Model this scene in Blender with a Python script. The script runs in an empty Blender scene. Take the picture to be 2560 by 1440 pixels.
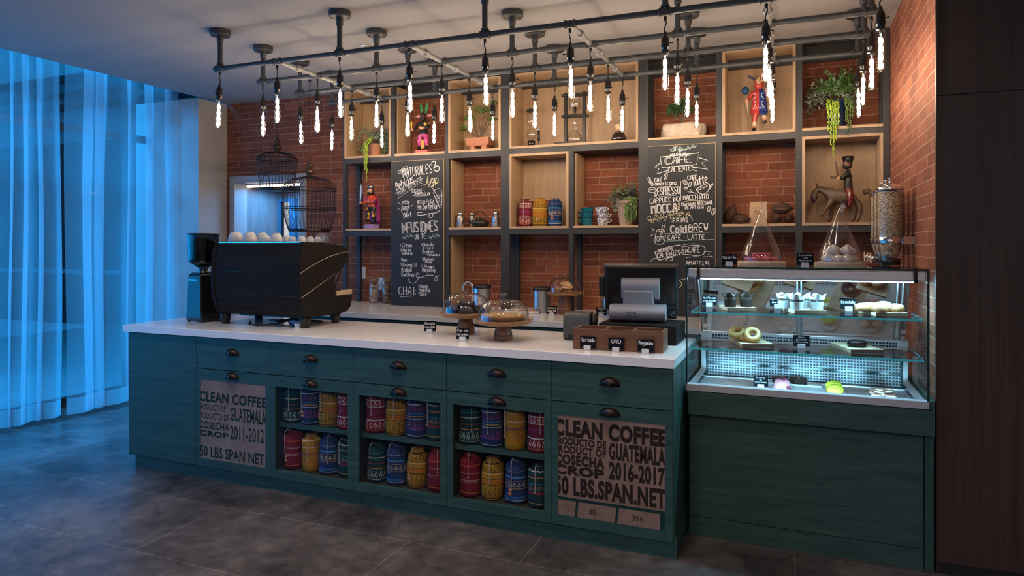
import bpy, bmesh, math, random
from mathutils import Vector, Matrix, Euler
R = random.Random(7)
PI = math.pi
S = bpy.context.scene
C = S.collection
# ------------------------------------------------------------ camera, world, lights, exposure
F, CX, HZ, CAMZ, YAW = 1715.0, 1280.0, 611.0, 1.5, math.radians(22.4)
cd = bpy.data.cameras.new('camera'); cam = bpy.data.objects.new('camera', cd); C.objects.link(cam)
cam.location = (0, 0, CAMZ); cam.rotation_euler = (PI/2, 0, YAW)
cd.sensor_width = 36; cd.lens = F/2560*36; cd.shift_y = -(720-HZ)/2560; cd.clip_start = .05
S.camera = cam
S.view_settings.view_transform = 'Standard'; S.view_settings.look = 'None'
S.view_settings.gamma = 1; S.view_settings.use_curve_mapping = False
S.view_settings.exposure = 0.35
cy = S.cycles
cy.use_denoising = True
cy.max_bounces = 8; cy.diffuse_bounces = 3; cy.glossy_bounces = 3; cy.transmission_bounces = 4
cy.transparent_max_bounces = 24; cy.sample_clamp_indirect = 4; cy.sample_clamp_direct = 0
cy.caustics_reflective = False; cy.caustics_refractive = False
w = bpy.data.worlds.new('dusk'); S.world = w; w.use_nodes = True
WN = w.node_tree.nodes; WL = w.node_tree.links
for n in list(WN): WN.remove(n)
_o = WN.new('ShaderNodeOutputWorld'); _b = WN.new('ShaderNodeBackground'); _t = WN.new('ShaderNodeTexCoord')
_s = WN.new('ShaderNodeSeparateXYZ'); _r = WN.new('ShaderNodeValToRGB')
_r.color_ramp.elements[0].color = (.012, .20, .55, 1); _r.color_ramp.elements[0].position = .0
_r.color_ramp.elements[1].color = (.02, .36, .85, 1); _r.color_ramp.elements[1].position = .5
WL.new(_t.outputs['Generated'], _s.inputs[0]); WL.new(_s.outputs[2], _r.inputs[0])
WL.new(_r.outputs[0], _b.inputs[0]); WL.new(_b.outputs[0], _o.inputs[0]); _b.inputs[1].default_value = .36

def area(name, loc, rot, sx, sy, power, col, spread=180):
    l = bpy.data.lights.new(name, 'AREA'); l.shape = 'RECTANGLE'; l.size = sx; l.size_y = sy
    l.energy = power; l.color = col; l.spread = math.radians(spread)
    o = bpy.data.objects.new(name, l); C.objects.link(o); o.location = loc; o.rotation_euler = rot
    return o
# blue dusk daylight through the glass wall, and an added blue fill lamp in the curtain recess
area('dusk_lamp', (-7.5, .6, 5.0), (0, math.radians(-26), 0), 1.2, 9.4, 720, (.004, .36, 1.0))
area('dusk_lamp', (-9.0, .6, .9), (0, math.radians(-101), 0), 1.6, 8.5, 230, (.004, .36, 1.0))  # panel added low outside, tilted up to turn the ceiling bluer
area('recess_fill', (-5.74, 1.0, 3.24), (0, 0, 0), .10, 8.0, 115, (.01, .36, 1.0), 75)
for x in (-3.4, -2.5, -1.6, -.7): area('room_fill', (x, 2.55, 2.97), (0, 0, 0), 0.16, .16, 3.6, (1, .86, .78), 95)  # unseen fill lamps added overhead to brighten the worktop
# fill lamps added out of view, behind and beside the camera
for i, (x, y, p) in enumerate(((-1.6, -.6, 18), (.2, -.6, 20), (2.2, -.6, 22), (-1.2, -2.4, 18), (1.2, -2.4, 20))):
    area('room_fill', (x, y, 2.97), (0, 0, 0), .5, .5, p, (1, .84, .80))

# ------------------------------------------------------------ projection helper: the world point at depth y seen at photo pixel (u, v)
SA, CA = math.sin(YAW), math.cos(YAW)
def W(u, v, y):
    a = (u-CX)/F; dx = -SA+CA*a; dy = CA+SA*a; dz = (HZ-v)/F; t = y/dy
    return Vector((dx*t, y, CAMZ+dz*t))
def mpp(x, y): return (-SA*x+CA*y)/F     # metres per photo pixel at (x, y)

# ------------------------------------------------------------ mesh builder
class M:
    def __init__(s): s.v = []; s.f = []; s.sm = []; s.mi = []; s.cur = 0; s.uv = None
    def add(s, vs, fs, smooth=False):
        b = len(s.v); s.v.extend([tuple(p) for p in vs])
        for f in fs: s.f.append(tuple(i+b for i in f)); s.sm.append(smooth); s.mi.append(s.cur)
        return s
    def box(s, x0, x1, y0, y1, z0, z1, mat=None):
        vs = [(x, y, z) for x in (x0, x1) for y in (y0, y1) for z in (z0, z1)]
        if mat is not None: vs = [mat @ Vector(p) for p in vs]
        return s.add(vs, [(0,1,3,2),(4,6,7,5),(0,4,5,1),(2,3,7,6),(0,2,6,4),(1,5,7,3)])
    def cbox(s, c, d, mat=None):
        return s.box(c[0]-d[0]/2, c[0]+d[0]/2, c[1]-d[1]/2, c[1]+d[1]/2, c[2]-d[2]/2, c[2]+d[2]/2, mat)
    def grid(s, rings, close=True, caps=(True, True), smooth=True):
        n = len(rings[0]); vs = [p for r in rings for p in r]; fs = []
        for i in range(len(rings)-1):
            for j in range(n if close else n-1):
                k = (j+1) % n; fs.append((i*n+j, i*n+k, (i+1)*n+k, (i+1)*n+j))
        if close and caps[0]: fs.append(tuple(range(n-1, -1, -1)))
        if close and caps[1]: fs.append(tuple((len(rings)-1)*n+j for j in range(n)))
        return s.add(vs, fs, smooth)
    def lathe(s, prof, n=24, c=(0, 0, 0), axis='z', fn=None, caps=(True, True), mat=None):
        rings = []
        for r, h in prof:
            ring = []
            for j in range(n):
                a = 2*PI*j/n; rr = max(r, 1e-5)
                if fn: rr = fn(rr, h, a)
                p = (rr*math.cos(a), rr*math.sin(a), h)
                if axis == 'x': p = (h, p[0], p[1])
                if axis == 'y': p = (p[1], h, p[0])
                p = Vector(p)+Vector(c)
                ring.append(mat @ p if mat is not None else p)
            rings.append(ring)
        return s.grid(rings, True, caps)
    def cyl(s, c, r, h, n=20, axis='z', r2=None): return s.lathe([(r, 0), (r if r2 is None else r2, h)], n, c, axis)
    def tube(s, pts, r, n=8, closed=False):
        pts = [Vector(p) for p in pts]; m = len(pts); rings = []; up = None
        for i, p in enumerate(pts):
            if closed: t = pts[(i+1) % m]-pts[i-1]
            else: t = pts[min(i+1, m-1)]-pts[max(i-1, 0)]
            if t.length < 1e-9: t = Vector((0, 0, 1))
            t.normalize()
            if up is None: up = Vector((0, 0, 1)) if abs(t.z) < .9 else Vector((1, 0, 0))
            a = t.cross(up)
            if a.length < 1e-6: a = t.cross(Vector((0, 1, 0)))
            a.normalize(); b = a.cross(t).normalized(); up = b
            rr = r[i] if isinstance(r, (list, tuple)) else r
            rings.append([p+(a*math.cos(2*PI*j/n)+b*math.sin(2*PI*j/n))*rr for j in range(n)])
        if closed: rings.append(rings[0])
        return s.grid(rings, True, (not closed, not closed))
    def ball(s, c, r, n=12, m=8, sc=(1, 1, 1), mat=None):
        rings = []
        for i in range(m+1):
            t = PI*i/m; rings.append([Vector((max(math.sin(t), 1e-4)*math.cos(2*PI*j/n)*r*sc[0], max(math.sin(t), 1e-4)*math.sin(2*PI*j/n)*r*sc[1], -math.cos(t)*r*sc[2])) for j in range(n)])
        rings = [[(mat @ p if mat is not None else p)+Vector(c) for p in q] for q in rings]
        return s.grid(rings, True, (True, True))
    def torus(s, c, R_, r, n=24, m=10, mat=None, sc=(1, 1, 1)):
        rings = []
        for i in range(n+1):
            a = 2*PI*i/n
            ring = [Vector(((R_+r*math.cos(2*PI*j/m))*math.cos(a)*sc[0], (R_+r*math.cos(2*PI*j/m))*math.sin(a)*sc[1], r*math.sin(2*PI*j/m)*sc[2])) for j in range(m)]
            rings.append([(mat @ p if mat is not None else p)+Vector(c) for p in ring])
        return s.grid(rings, True, (False, False))
    def prism(s, pts, d0, d1, plane='xz', smooth=False):
        def q(a, b, d): return {'xz': (a, d, b), 'xy': (a, b, d), 'yz': (d, a, b)}[plane]
        n = len(pts); vs = [q(a, b, d0) for a, b in pts]+[q(a, b, d1) for a, b in pts]
        fs = [tuple(range(n)), tuple(range(2*n-1, n-1, -1))]+[(i, (i+1) % n, (i+1) % n+n, i+n) for i in range(n)]
        return s.add(vs, fs, smooth)
    def xf(s, mat, start=0):
        s.v[start:] = [tuple(mat @ Vector(p)) for p in s.v[start:]]; return s
    def mesh(s, name):
        me = bpy.data.meshes.new(name); me.from_pydata(s.v, [], s.f); me.update()
        me.polygons.foreach_set('use_smooth', s.sm); me.polygons.foreach_set('material_index', s.mi)
        return me
    def obj(s, name, mats, parent=None, loc=(0, 0, 0), bevel=0, seg=2, recalc=True, auto=None):
        me = s.mesh(name)
        if recalc:
            bm = bmesh.new(); bm.from_mesh(me); bmesh.ops.recalc_face_normals(bm, faces=bm.faces); bm.to_mesh(me); bm.free()
        for m in (mats if isinstance(mats, (list, tuple)) else [mats]): me.materials.append(m)
        if auto: me.set_sharp_from_angle(angle=math.radians(auto))
        o = bpy.data.objects.new(name, me); C.objects.link(o); o.location = loc
        if parent is not None: o.parent = parent
        if bevel:
            b = o.modifiers.new('bevel', 'BEVEL'); b.width = bevel; b.segments = seg; b.limit_method = 'ANGLE'; b.angle_limit = math.radians(40)
            me.polygons.foreach_set('use_smooth', [True]*len(me.polygons)); b.harden_normals = True
        return o
def tag(o, label, cat, group=None):
    o['label'] = label; o['category'] = cat
    if group: o['group'] = group
    return o
def thing(name, label, cat, loc=(0, 0, 0), rz=0, group=None):
    o = bpy.data.objects.new(name, None); C.objects.link(o); o.location = loc; o.rotation_euler = (0, 0, rz)
    o.empty_display_size = .05
    return tag(o, label, cat, group)
def struct(o): o['kind'] = 'structure'; return o
def dup(root, loc=None, rz=None, label=None, group=None, parent=None):
    r = root.copy(); C.objects.link(r)
    if loc is not None: r.location = loc
    if rz is not None: r.rotation_euler = (0, 0, rz)
    if label: r['label'] = label
    if group: r['group'] = group
    if parent is not None: r.parent = parent
    for ch in list(root.children):
        if not ch.name.startswith('doll_charm'): dup(ch, parent=r)
    return r

# ------------------------------------------------------------ materials
def mk(name):
    m = bpy.data.materials.new(name); m.use_nodes = True; nt = m.node_tree
    for n in list(nt.nodes): nt.nodes.remove(n)
    out = nt.nodes.new('ShaderNodeOutputMaterial'); p = nt.nodes.new('ShaderNodeBsdfPrincipled')
    nt.links.new(p.outputs[0], out.inputs[0]); return m, nt, p
def nd(nt, typ, **kw):
    n = nt.nodes.new('ShaderNode'+typ)
    for k, v in kw.items(): setattr(n, k, v)
    return n
def pl(name, col, rough=.5, metal=0, spec=.5, **kw):
    m, nt, p = mk(name); p.inputs['Base Color'].default_value = (*col, 1); p.inputs['Roughness'].default_value = rough
    p.inputs['Metallic'].default_value = metal; p.inputs['Specular IOR Level'].default_value = spec
    for k, v in kw.items(): p.inputs[k.replace('_', ' ')].default_value = v
    return m
def ramp(nt, fac, stops, interp='LINEAR'):
    r = nd(nt, 'ValToRGB'); cr = r.color_ramp; cr.interpolation = interp
    while len(cr.elements) < len(stops): cr.elements.new(.5)
    for e, (p, c) in zip(cr.elements, stops): e.position = p; e.color = (*c, 1)
    nt.links.new(fac, r.inputs[0]); return r.outputs[0]
def math_(nt, op, a, b=None, c=None):
    n = nd(nt, 'Math', operation=op)
    for i, q in enumerate((a, b, c)):
        if q is None: continue
        if isinstance(q, (int, float)): n.inputs[i].default_value = q
        else: nt.links.new(q, n.inputs[i])
    return n.outputs[0]
def coords(nt, kind='Object', scale=(1, 1, 1), rot=(0, 0, 0)):
    t = nd(nt, 'TexCoord'); mp = nd(nt, 'Mapping'); mp.inputs['Scale'].default_value = scale; mp.inputs['Rotation'].default_value = rot
    nt.links.new(t.outputs[kind], mp.inputs[0]); return mp.outputs[0]
def noise(nt, vec, scale, detail=4, rough=.6, dist=0):
    n = nd(nt, 'TexNoise'); n.inputs['Scale'].default_value = scale; n.inputs['Detail'].default_value = detail
    n.inputs['Roughness'].default_value = rough; n.inputs['Distortion'].default_value = dist
    nt.links.new(vec, n.inputs['Vector']); return n.outputs[0]
def bump(nt, p, h, strength=.3, dist=.01):
    b = nd(nt, 'Bump'); b.inputs['Strength'].default_value = strength; b.inputs['Distance'].default_value = dist
    nt.links.new(h, b.inputs['Height']); nt.links.new(b.outputs[0], p.inputs['Normal'])
def mix(nt, fac, a, b, blend='MIX'):
    n = nd(nt, 'MixRGB', blend_type=blend)
    for i, q in ((0, fac), (1, a), (2, b)):
        if isinstance(q, (int, float)): n.inputs[i].default_value = q
        elif isinstance(q, tuple): n.inputs[i].default_value = (*q, 1)
        else: nt.links.new(q, n.inputs[i])
    return n.outputs[0]
def noisy(name, c0, c1, scale=4, sc=(1, 1, 1), rough=.5, spec=.5, lo=.3, hi=.7, bmp=0, bd=.004, detail=5, dist=0, metal=0, kind='Object'):
    m, nt, p = mk(name); v = coords(nt, kind, sc); n = noise(nt, v, scale, detail, .6, dist)
    nt.links.new(ramp(nt, n, [(lo, c0), (hi, c1)]), p.inputs['Base Color'])
    p.inputs['Roughness'].default_value = rough; p.inputs['Specular IOR Level'].default_value = spec; p.inputs['Metallic'].default_value = metal
    if bmp: bump(nt, p, n, bmp, bd)
    return m
def glass(name, tint=(1, 1, 1), base=.05, edge=.75, rough=.0):
    m = bpy.data.materials.new(name); m.use_nodes = True; nt = m.node_tree
    for n in list(nt.nodes): nt.nodes.remove(n)
    out = nd(nt, 'OutputMaterial'); mx = nd(nt, 'MixShader'); tr = nd(nt, 'BsdfTransparent'); gl = nd(nt, 'BsdfGlossy')
    gl.inputs['Roughness'].default_value = rough; tr.inputs[0].default_value = (*tint, 1)
    lw = nd(nt, 'LayerWeight'); lw.inputs[0].default_value = .5
    f = math_(nt, 'MULTIPLY_ADD', math_(nt, 'POWER', lw.outputs['Facing'], 3.0), edge, base)
    nt.links.new(ramp(nt, lw.outputs['Facing'], [(.55, tint), (.97, tuple(q*(1-.55*edge) for q in tint))]), tr.inputs[0])
    nt.links.new(f, mx.inputs[0]); nt.links.new(tr.outputs[0], mx.inputs[1]); nt.links.new(gl.outputs[0], mx.inputs[2])
    nt.links.new(mx.outputs[0], out.inputs[0]); return m
def emis(name, col, strength):
    m, nt, p = mk(name); p.inputs['Base Color'].default_value = (0, 0, 0, 1)
    p.inputs['Emission Color'].default_value = (*col, 1); p.inputs['Emission Strength'].default_value = strength; return m
def brick(name, axis):
    m, nt, p = mk(name); t = nd(nt, 'TexCoord'); s = nd(nt, 'SeparateXYZ'); nt.links.new(t.outputs['Object'], s.inputs[0])
    nz = noise(nt, t.outputs['Object'], 6, 3); nz2 = noise(nt, coords(nt, 'Object', (1.3, 1.3, 1.3)), 5.3, 3)
    cb = nd(nt, 'CombineXYZ')
    nt.links.new(math_(nt, 'MULTIPLY_ADD', math_(nt, 'SUBTRACT', nz, .5), .026, s.outputs[axis]), cb.inputs[0])
    nt.links.new(math_(nt, 'MULTIPLY_ADD', math_(nt, 'SUBTRACT', nz2, .5), .014, s.outputs[2]), cb.inputs[1])
    b = nd(nt, 'TexBrick'); nt.links.new(cb.outputs[0], b.inputs['Vector']); b.offset = .43; b.squash = .8; b.squash_frequency = 3
    for k, v in (('Scale', 1), ('Mortar Size', .0029), ('Mortar Smooth', .25), ('Brick Width', .235), ('Row Height', .0625), ('Bias', .0)): b.inputs[k].default_value = v
    b.inputs['Color1'].default_value = (.30, .106, .058, 1); b.inputs['Color2'].default_value = (.20, .067, .041, 1); b.inputs['Mortar'].default_value = (.40, .275, .20, 1)
    n2 = noise(nt, t.outputs['Object'], 28, 5, .7); n3 = noise(nt, t.outputs['Object'], 2.2, 3)
    c = mix(nt, .55, b.outputs[0], ramp(nt, n2, [(.3, (.62, .56, .52)), (.7, (1.15, 1.1, 1.05))]), 'MULTIPLY')
    c = mix(nt, .5, c, ramp(nt, n3, [(.35, (.75, .72, .74)), (.65, (1.2, 1.1, 1.05))]), 'MULTIPLY')
    nt.links.new(c, p.inputs['Base Color']); p.inputs['Roughness'].default_value = .8; p.inputs['Specular IOR Level'].default_value = .25
    h = math_(nt, 'ADD', math_(nt, 'MULTIPLY', b.outputs['Fac'], -1.0), math_(nt, 'MULTIPLY', n2, .5)); bump(nt, p, h, .7, .006)
    return m
def wood(name, c0, c1, sc, rough=.5, rot=(0, 0, 0), spec=.4, scale=3, lo=.3, hi=.72):
    m, nt, p = mk(name); v = coords(nt, 'Object', sc, rot); n = noise(nt, v, scale, 7, .65, .6); n2 = noise(nt, v, scale*6, 4, .6)
    f = math_(nt, 'MULTIPLY_ADD', n2, .3, math_(nt, 'MULTIPLY', n, .75))
    nt.links.new(ramp(nt, f, [(lo, c0), (hi, c1)]), p.inputs['Base Color']); p.inputs['Roughness'].default_value = rough; p.inputs['Specular IOR Level'].default_value = spec
    bump(nt, p, f, .15, .002); return m
MT = {}
MT['brick'] = brick('brick_back', 0); MT['brick_y'] = brick('brick_side', 1)
MT['ceiling'] = noisy('ceiling_plaster', (0.3182, 0.301, 0.2967), (0.3569, 0.3354, 0.3311), 1.2, rough=.9, spec=.1)
MT['concrete'] = noisy('grey_plaster', (.34, .32, .31), (.42, .40, .39), 3, rough=.8, spec=.2)
MT['roomwall'] = pl('far_wall_paint', (.30, .27, .26), .8)
def _floor():
    m, nt, p = mk('floor_tile'); v = coords(nt, 'Object', (1, 1, 1)); n = noise(nt, v, 1.7, 9, .62, .35); n2 = noise(nt, v, 11, 6, .7)
    b = nd(nt, 'TexBrick'); nt.links.new(v, b.inputs['Vector']); b.offset = .5
    for k, q in (('Scale', 1), ('Mortar Size', .0022), ('Mortar Smooth', .2), ('Brick Width', 1.2), ('Row Height', .6)): b.inputs[k].default_value = q
    b.inputs['Color1'].default_value = (1, 1, 1, 1); b.inputs['Color2'].default_value = (.80, .80, .80, 1); b.inputs['Mortar'].default_value = (2.3, 2.2, 2.1, 1)
    f = math_(nt, 'MULTIPLY_ADD', n2, .35, math_(nt, 'MULTIPLY', n, .7))
    c = ramp(nt, f, [(.40, (.034, .029, .028)), (.52, (.090, .077, .073)), (.66, (.185, .160, .152))])
    nt.links.new(mix(nt, 1, c, b.outputs[0], 'MULTIPLY'), p.inputs['Base Color'])
    nt.links.new(math_(nt, 'MULTIPLY_ADD', n, .22, .20), p.inputs['Roughness']); p.inputs['Specular IOR Level'].default_value = .45
    bump(nt, p, f, .08, .003); return m
MT['floor'] = _floor()
MT['teal'] = wood('teal_stained_wood', (.011, .040, .034), (.046, .107, .088), (1.0, 1.0, 13), .5)
MT['teal_v'] = wood('teal_stained_wood_upright', (.011, .040, .034), (.046, .107, .088), (13, 13, 1.0), .5)
MT['teal_dark'] = pl('cabinet_inside', (.030, .026, .022), .7)
MT['quartz'] = noisy('white_quartz', (.84, .80, .78), (.89, .86, .84), 40, rough=.12, spec=.5)
MT['oak'] = wood('light_oak', (0.3024, 0.189, 0.105), (0.4452, 0.3024, 0.1848), (9, 9, .9), .5)
MT['oak_x'] = wood('light_oak_board', (0.352, 0.2288, 0.132), (0.5016, 0.352, 0.22), (.9, 9, 9), .5)
MT['walnut'] = wood('walnut', (.085, .035, .018), (.22, .10, .052), (2, 10, 10), .42)
MT['acacia'] = wood('acacia', (.12, .05, .02), (.42, .22, .10), (3, 3, 14), .4)
MT['boardwood'] = wood('board_wood', (.40, .28, .16), (.62, .47, .30), (4, 14, 14), .5)
MT['boarddark'] = wood('board_dark_edge', (.06, .03, .017), (.13, .07, .04), (4, 14, 14), .5)
MT['darkpanel'] = wood('dark_wood_panel', (0.0352, 0.0202, 0.0158), (0.0748, 0.0458, 0.0352), (14, 14, .5), .5, spec=.3)
MT['frame'] = pl('charcoal_steel', (.030, .031, .034), .5, spec=.4)
MT['pipe'] = pl('grey_pipe', (.058, .063, .068), .45, .3)
MT['black'] = pl('black_plastic', (.012, .012, .013), .4)
MT['blackmatte'] = noisy('black_coated_steel', (.016, .014, .0135), (.022, .019, .018), 3, (1, 1, 8), rough=.6, spec=.06)
MT['blackgloss'] = pl('black_gloss', (.010, .010, .011), .18)
MT['chrome'] = pl('chrome', (.78, .76, .74), .12, 1)
MT['steel'] = pl('brushed_steel', (.58, .56, .54), .32, 1)
MT['alu'] = pl('aluminium', (.70, .72, .74), .35, .8)
MT['bronze'] = pl('dark_bronze', (.045, .030, .028), .38, .8)
MT['rust'] = pl('brown_iron', (.050, .026, .018), .5, .5)
MT['glass'] = glass('clear_glass'); MT['pane'] = glass('cabinet_glass', (1, 1, 1), .012, .35)
MT['bulbglass'] = glass('bulb_glass', (1, .97, .92), .04, .6)
MT['domeglass'] = glass('dome_glass', (.97, .98, 1), .09, .9)
MT['mirrorglass'] = glass('rear_glass', (.92, .97, 1), .78, .2)
MT['glassedge'] = pl('green_glass_edge', (.07, .70, .76), .25, spec=.8)
MT['darkedge'] = pl('dark_glass_edge', (.004, .03, .03), .2)
MT['filament'] = emis('glowing_filament', (1, .80, .60), 128)
MT['led'] = emis('led_strip', (.28, .73, 1), 165); MT['rim_fill'] = emis('rim_fill_led', (.28, .73, 1), 260)
MT['white'] = pl('white_ceramic', (.72, .72, .72), .2)
MT['cup'] = pl('cup_ceramic', (.55, .56, .58), .25)
MT['chalkboard'] = noisy('chalkboard', (.018, .019, .021), (.026, .027, .030), 2.5, rough=.55, spec=.35)
MT['chalk'] = pl('white_chalk', (.72, .70, .68), .9, spec=.1)
MT['chalk_y'] = pl('yellow_chalk', (.70, .64, .38), .9, spec=.1)
MT['chalk_g'] = pl('green_chalk', (.45, .60, .55), .9, spec=.1)
MT['tealcard'] = pl('card_black', (.008, .009, .012), .8, spec=.1)
MT['acrylic'] = pl('frosted_acrylic', (.62, .63, .66), .3, spec=.5)
MT['ink'] = pl('card_ink', (.75, .75, .75), .8)
MT['cord'] = pl('cotton_cord', (.52, .44, .36), .9)
def _burlap(name, c0, c1):
    m, nt, p = mk(name); v = coords(nt, 'Object', (1, 1, 1))
    wx = nd(nt, 'TexWave', bands_direction='X'); wz = nd(nt, 'TexWave', bands_direction='Z')
    for q in (wx, wz): q.inputs['Scale'].default_value = 190; q.inputs['Distortion'].default_value = 1.5; nt.links.new(v, q.inputs['Vector'])
    f = math_(nt, 'MULTIPLY', math_(nt, 'ADD', wx.outputs[1], wz.outputs[1]), .5); n = noise(nt, v, 9, 5)
    c = ramp(nt, n, [(.3, c0), (.7, c1)]); c = mix(nt, .5, c, ramp(nt, f, [(.1, (.55, .55, .55)), (.8, (1.15, 1.15, 1.15))]), 'MULTIPLY')
    nt.links.new(c, p.inputs['Base Color']); p.inputs['Roughness'].default_value = .95; p.inputs['Specular IOR Level'].default_value = .1
    bump(nt, p, f, .3, .002); return m
MT['burlap'] = _burlap('burlap_grey', (0.2375, 0.1805, 0.1662), (0.323, 0.2517, 0.2327)); MT['burlap2'] = _burlap('burlap_brown', (.25, .155, .115), (.34, .22, .165))
MT['inkgreen'] = pl('green_print', (.012, .040, .038), .9, spec=.1); MT['inkbrown'] = pl('brown_print', (.030, .020, .017), .9, spec=.1)
def _perf(name, ax, ay, pitch=.0155):
    m, nt, p = mk(name); t = nd(nt, 'TexCoord'); s = nd(nt, 'SeparateXYZ'); nt.links.new(t.outputs['Object'], s.inputs[0])
    a = math_(nt, 'FRACT', math_(nt, 'DIVIDE', s.outputs[ax], pitch)); b = math_(nt, 'FRACT', math_(nt, 'DIVIDE', s.outputs[ay], pitch))
    h = math_(nt, 'MULTIPLY', math_(nt, 'COMPARE', a, .5, .34), math_(nt, 'COMPARE', b, .5, .30))
    nt.links.new(mix(nt, h, (.40, .43, .45), (.006, .006, .007)), p.inputs['Base Color'])
    p.inputs['Metallic'].default_value = .25; p.inputs['Roughness'].default_value = .35; return m
MT['perf_xz'] = _perf('perforated_steel_back', 0, 2); MT['deck'] = noisy('deck_steel', (.62, .66, .70), (.70, .74, .78), 3, (.4, 9, 1), rough=.35, spec=.6)
MT['perf_xy'] = _perf('perforated_steel_floor', 0, 1)
def _sheer(k=.55, b=.27):
    m = bpy.data.materials.new('sheer_voile'); m.use_nodes = True; nt = m.node_tree
    for n in list(nt.nodes): nt.nodes.remove(n)
    out = nd(nt, 'OutputMaterial'); mx = nd(nt, 'MixShader'); mx2 = nd(nt, 'MixShader'); tr = nd(nt, 'BsdfTransparent'); tl = nd(nt, 'BsdfTranslucent'); df = nd(nt, 'BsdfDiffuse')
    tl.inputs[0].default_value = (.80, .82, .86, 1); df.inputs[0].default_value = (.72, .72, .74, 1); mx2.inputs[0].default_value = .14
    nt.links.new(tl.outputs[0], mx2.inputs[1]); nt.links.new(df.outputs[0], mx2.inputs[2])
    lw = nd(nt, 'LayerWeight'); lw.inputs[0].default_value = .5
    f = math_(nt, 'MULTIPLY_ADD', math_(nt, 'POWER', lw.outputs['Facing'], 2.0), k, b)
    nt.links.new(f, mx.inputs[0]); nt.links.new(tr.outputs[0], mx.inputs[1]); nt.links.new(mx2.outputs[0], mx.inputs[2]); nt.links.new(mx.outputs[0], out.inputs[0]); return m
MT['sheer'] = _sheer(); MT['hem'] = _sheer(.4, .6)
MT['doll'] = noisy('painted_doll', (.45, .06, .03), (.62, .45, .30), 70, rough=.7, lo=.42, hi=.58)
# ------------------------------------------------------------ the setting
YB, XR, XL, ZC = 5.58, .60, -5.57, 2.98
FY, TOPZ, RTOP = 3.295, .958, .955
def slab(name, x0, x1, y0, y1, z0, z1, m, bevel=0): return struct(M().box(x0, x1, y0, y1, z0, z1).obj(name, m, bevel=bevel))
slab('floor', -6.45, 3.6, -4, 6.9, -.1, 0, MT['floor'])
slab('ceiling', -5.52, 3.6, -4, 6.9, ZC, ZC+.12, MT['ceiling'])
slab('ceiling_recess', -6.45, -5.52, -4, 5.2, 3.30, 3.42, MT['ceiling'])
slab('trim_1', -5.54, -5.52, -4, 5.2, ZC, 3.30, MT['ceiling'])
DX0, DX1, DZ = -5.47, -4.58, 2.165      # doorway in the brick
b = M(); b.box(XL, DX0, YB, YB+.14, 0, ZC); b.box(DX0, DX1, YB, YB+.14, DZ, ZC); b.box(DX1, XR+.14, YB, YB+.14, 0, ZC)
struct(b.obj('wall_back', MT['brick']))
slab('wall_right', XR, XR+.12, 3.66, YB, 0, ZC, MT['brick_y'])
slab('wall_left', -6.45, XL, 5.2, YB+.14, 0, ZC, MT['concrete'])
b = M(); b.box(XR+.004, 3.6, 3.632, 3.66, .055, 2.176); b.box(XR+.004, 3.6, 3.632, 3.66, 2.18, ZC)
struct(b.obj('wall_panel', MT['darkpanel']))
slab('trim_2', XR+.004, 3.6, 3.64, 3.70, 0, .055, MT['black'])
slab('trim_3', XR-.003, XR+.004, 3.629, 3.66, 0, ZC, MT['rust'])
slab('wall_far_right', 3.5, 3.6, -4, 3.63, 0, ZC, MT['roomwall'])
slab('wall_front', -6.45, 3.6, -4.1, -4, 0, 3.4, MT['roomwall'])
# doorway: metal frame, wood-lined passage with a washroom pictogram and an inner lit door
MT['doorframe'] = pl('painted_steel_frame', (.36, .36, .38), .4)
MT['passage'] = wood('passage_panel', (.13, .12, .125), (.25, .23, .235), (10, 10, .7), .5)
b = M(); b.box(DX0-.05, DX0+.02, YB-.02, YB+.16, 0, DZ+.05); b.box(DX1-.02, DX1+.05, YB-.02, YB+.16, 0, DZ+.05); b.box(DX0+.02, DX1-.02, YB-.02, YB+.16, DZ-.02, DZ+.05)
struct(b.obj('door_1', MT['doorframe'], bevel=.004))
slab('wall_passage', -6.3, -3.6, 6.32, 6.40, 0, 2.6, MT['passage'])
b = M(); b.box(-5.56, -5.50, YB+.14, 6.32, 0, 2.6); struct(b.obj('wall_passage_side', MT['passage']))
slab('ceiling_passage', -6.3, -3.6, YB+.14, 6.4, 2.14, 2.2, MT['roomwall'])
p0, p1 = W(603, 453, 5.80), W(762, 444, 5.80)
tag(M().box(p0.x, DX1+.10, 5.79, 5.82, 2.118, 2.139).obj('strip_light', emis('warm_led', (1, .80, .62), 5)), 'warm white strip light along the top of the doorway', 'lamp')
p0, p1 = W(695, 497, 6.31), W(733, 510, 6.31)
IY = 6.318
fr = W(695, 497, IY); fl = W(706, 506, IY); fq = W(729, 506, IY); fz = W(733, 506, IY)
b = M(); b.box(fr.x, fl.x, IY-.05, IY, 0, fr.z); b.box(fz.x-.02, fz.x+.06, IY-.05, IY, 0, fr.z); b.box(fl.x, fz.x-.02, IY-.05, IY, fl.z, fr.z)
MT['blueframe'] = pl('blue_frame', (.05, .16, .26), .5)
d2 = struct(b.obj('door_2', MT['blueframe']))
M().box(fl.x, fl.x+.035, IY-.02, IY, 0, fl.z).obj('jamb', MT['black'], d2)
M().box(fl.x+.035, fz.x-.02, IY-.012, IY, 0, fl.z).obj('lit_panel', emis('lit_room', (.85, .84, .88), .55), d2)
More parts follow.
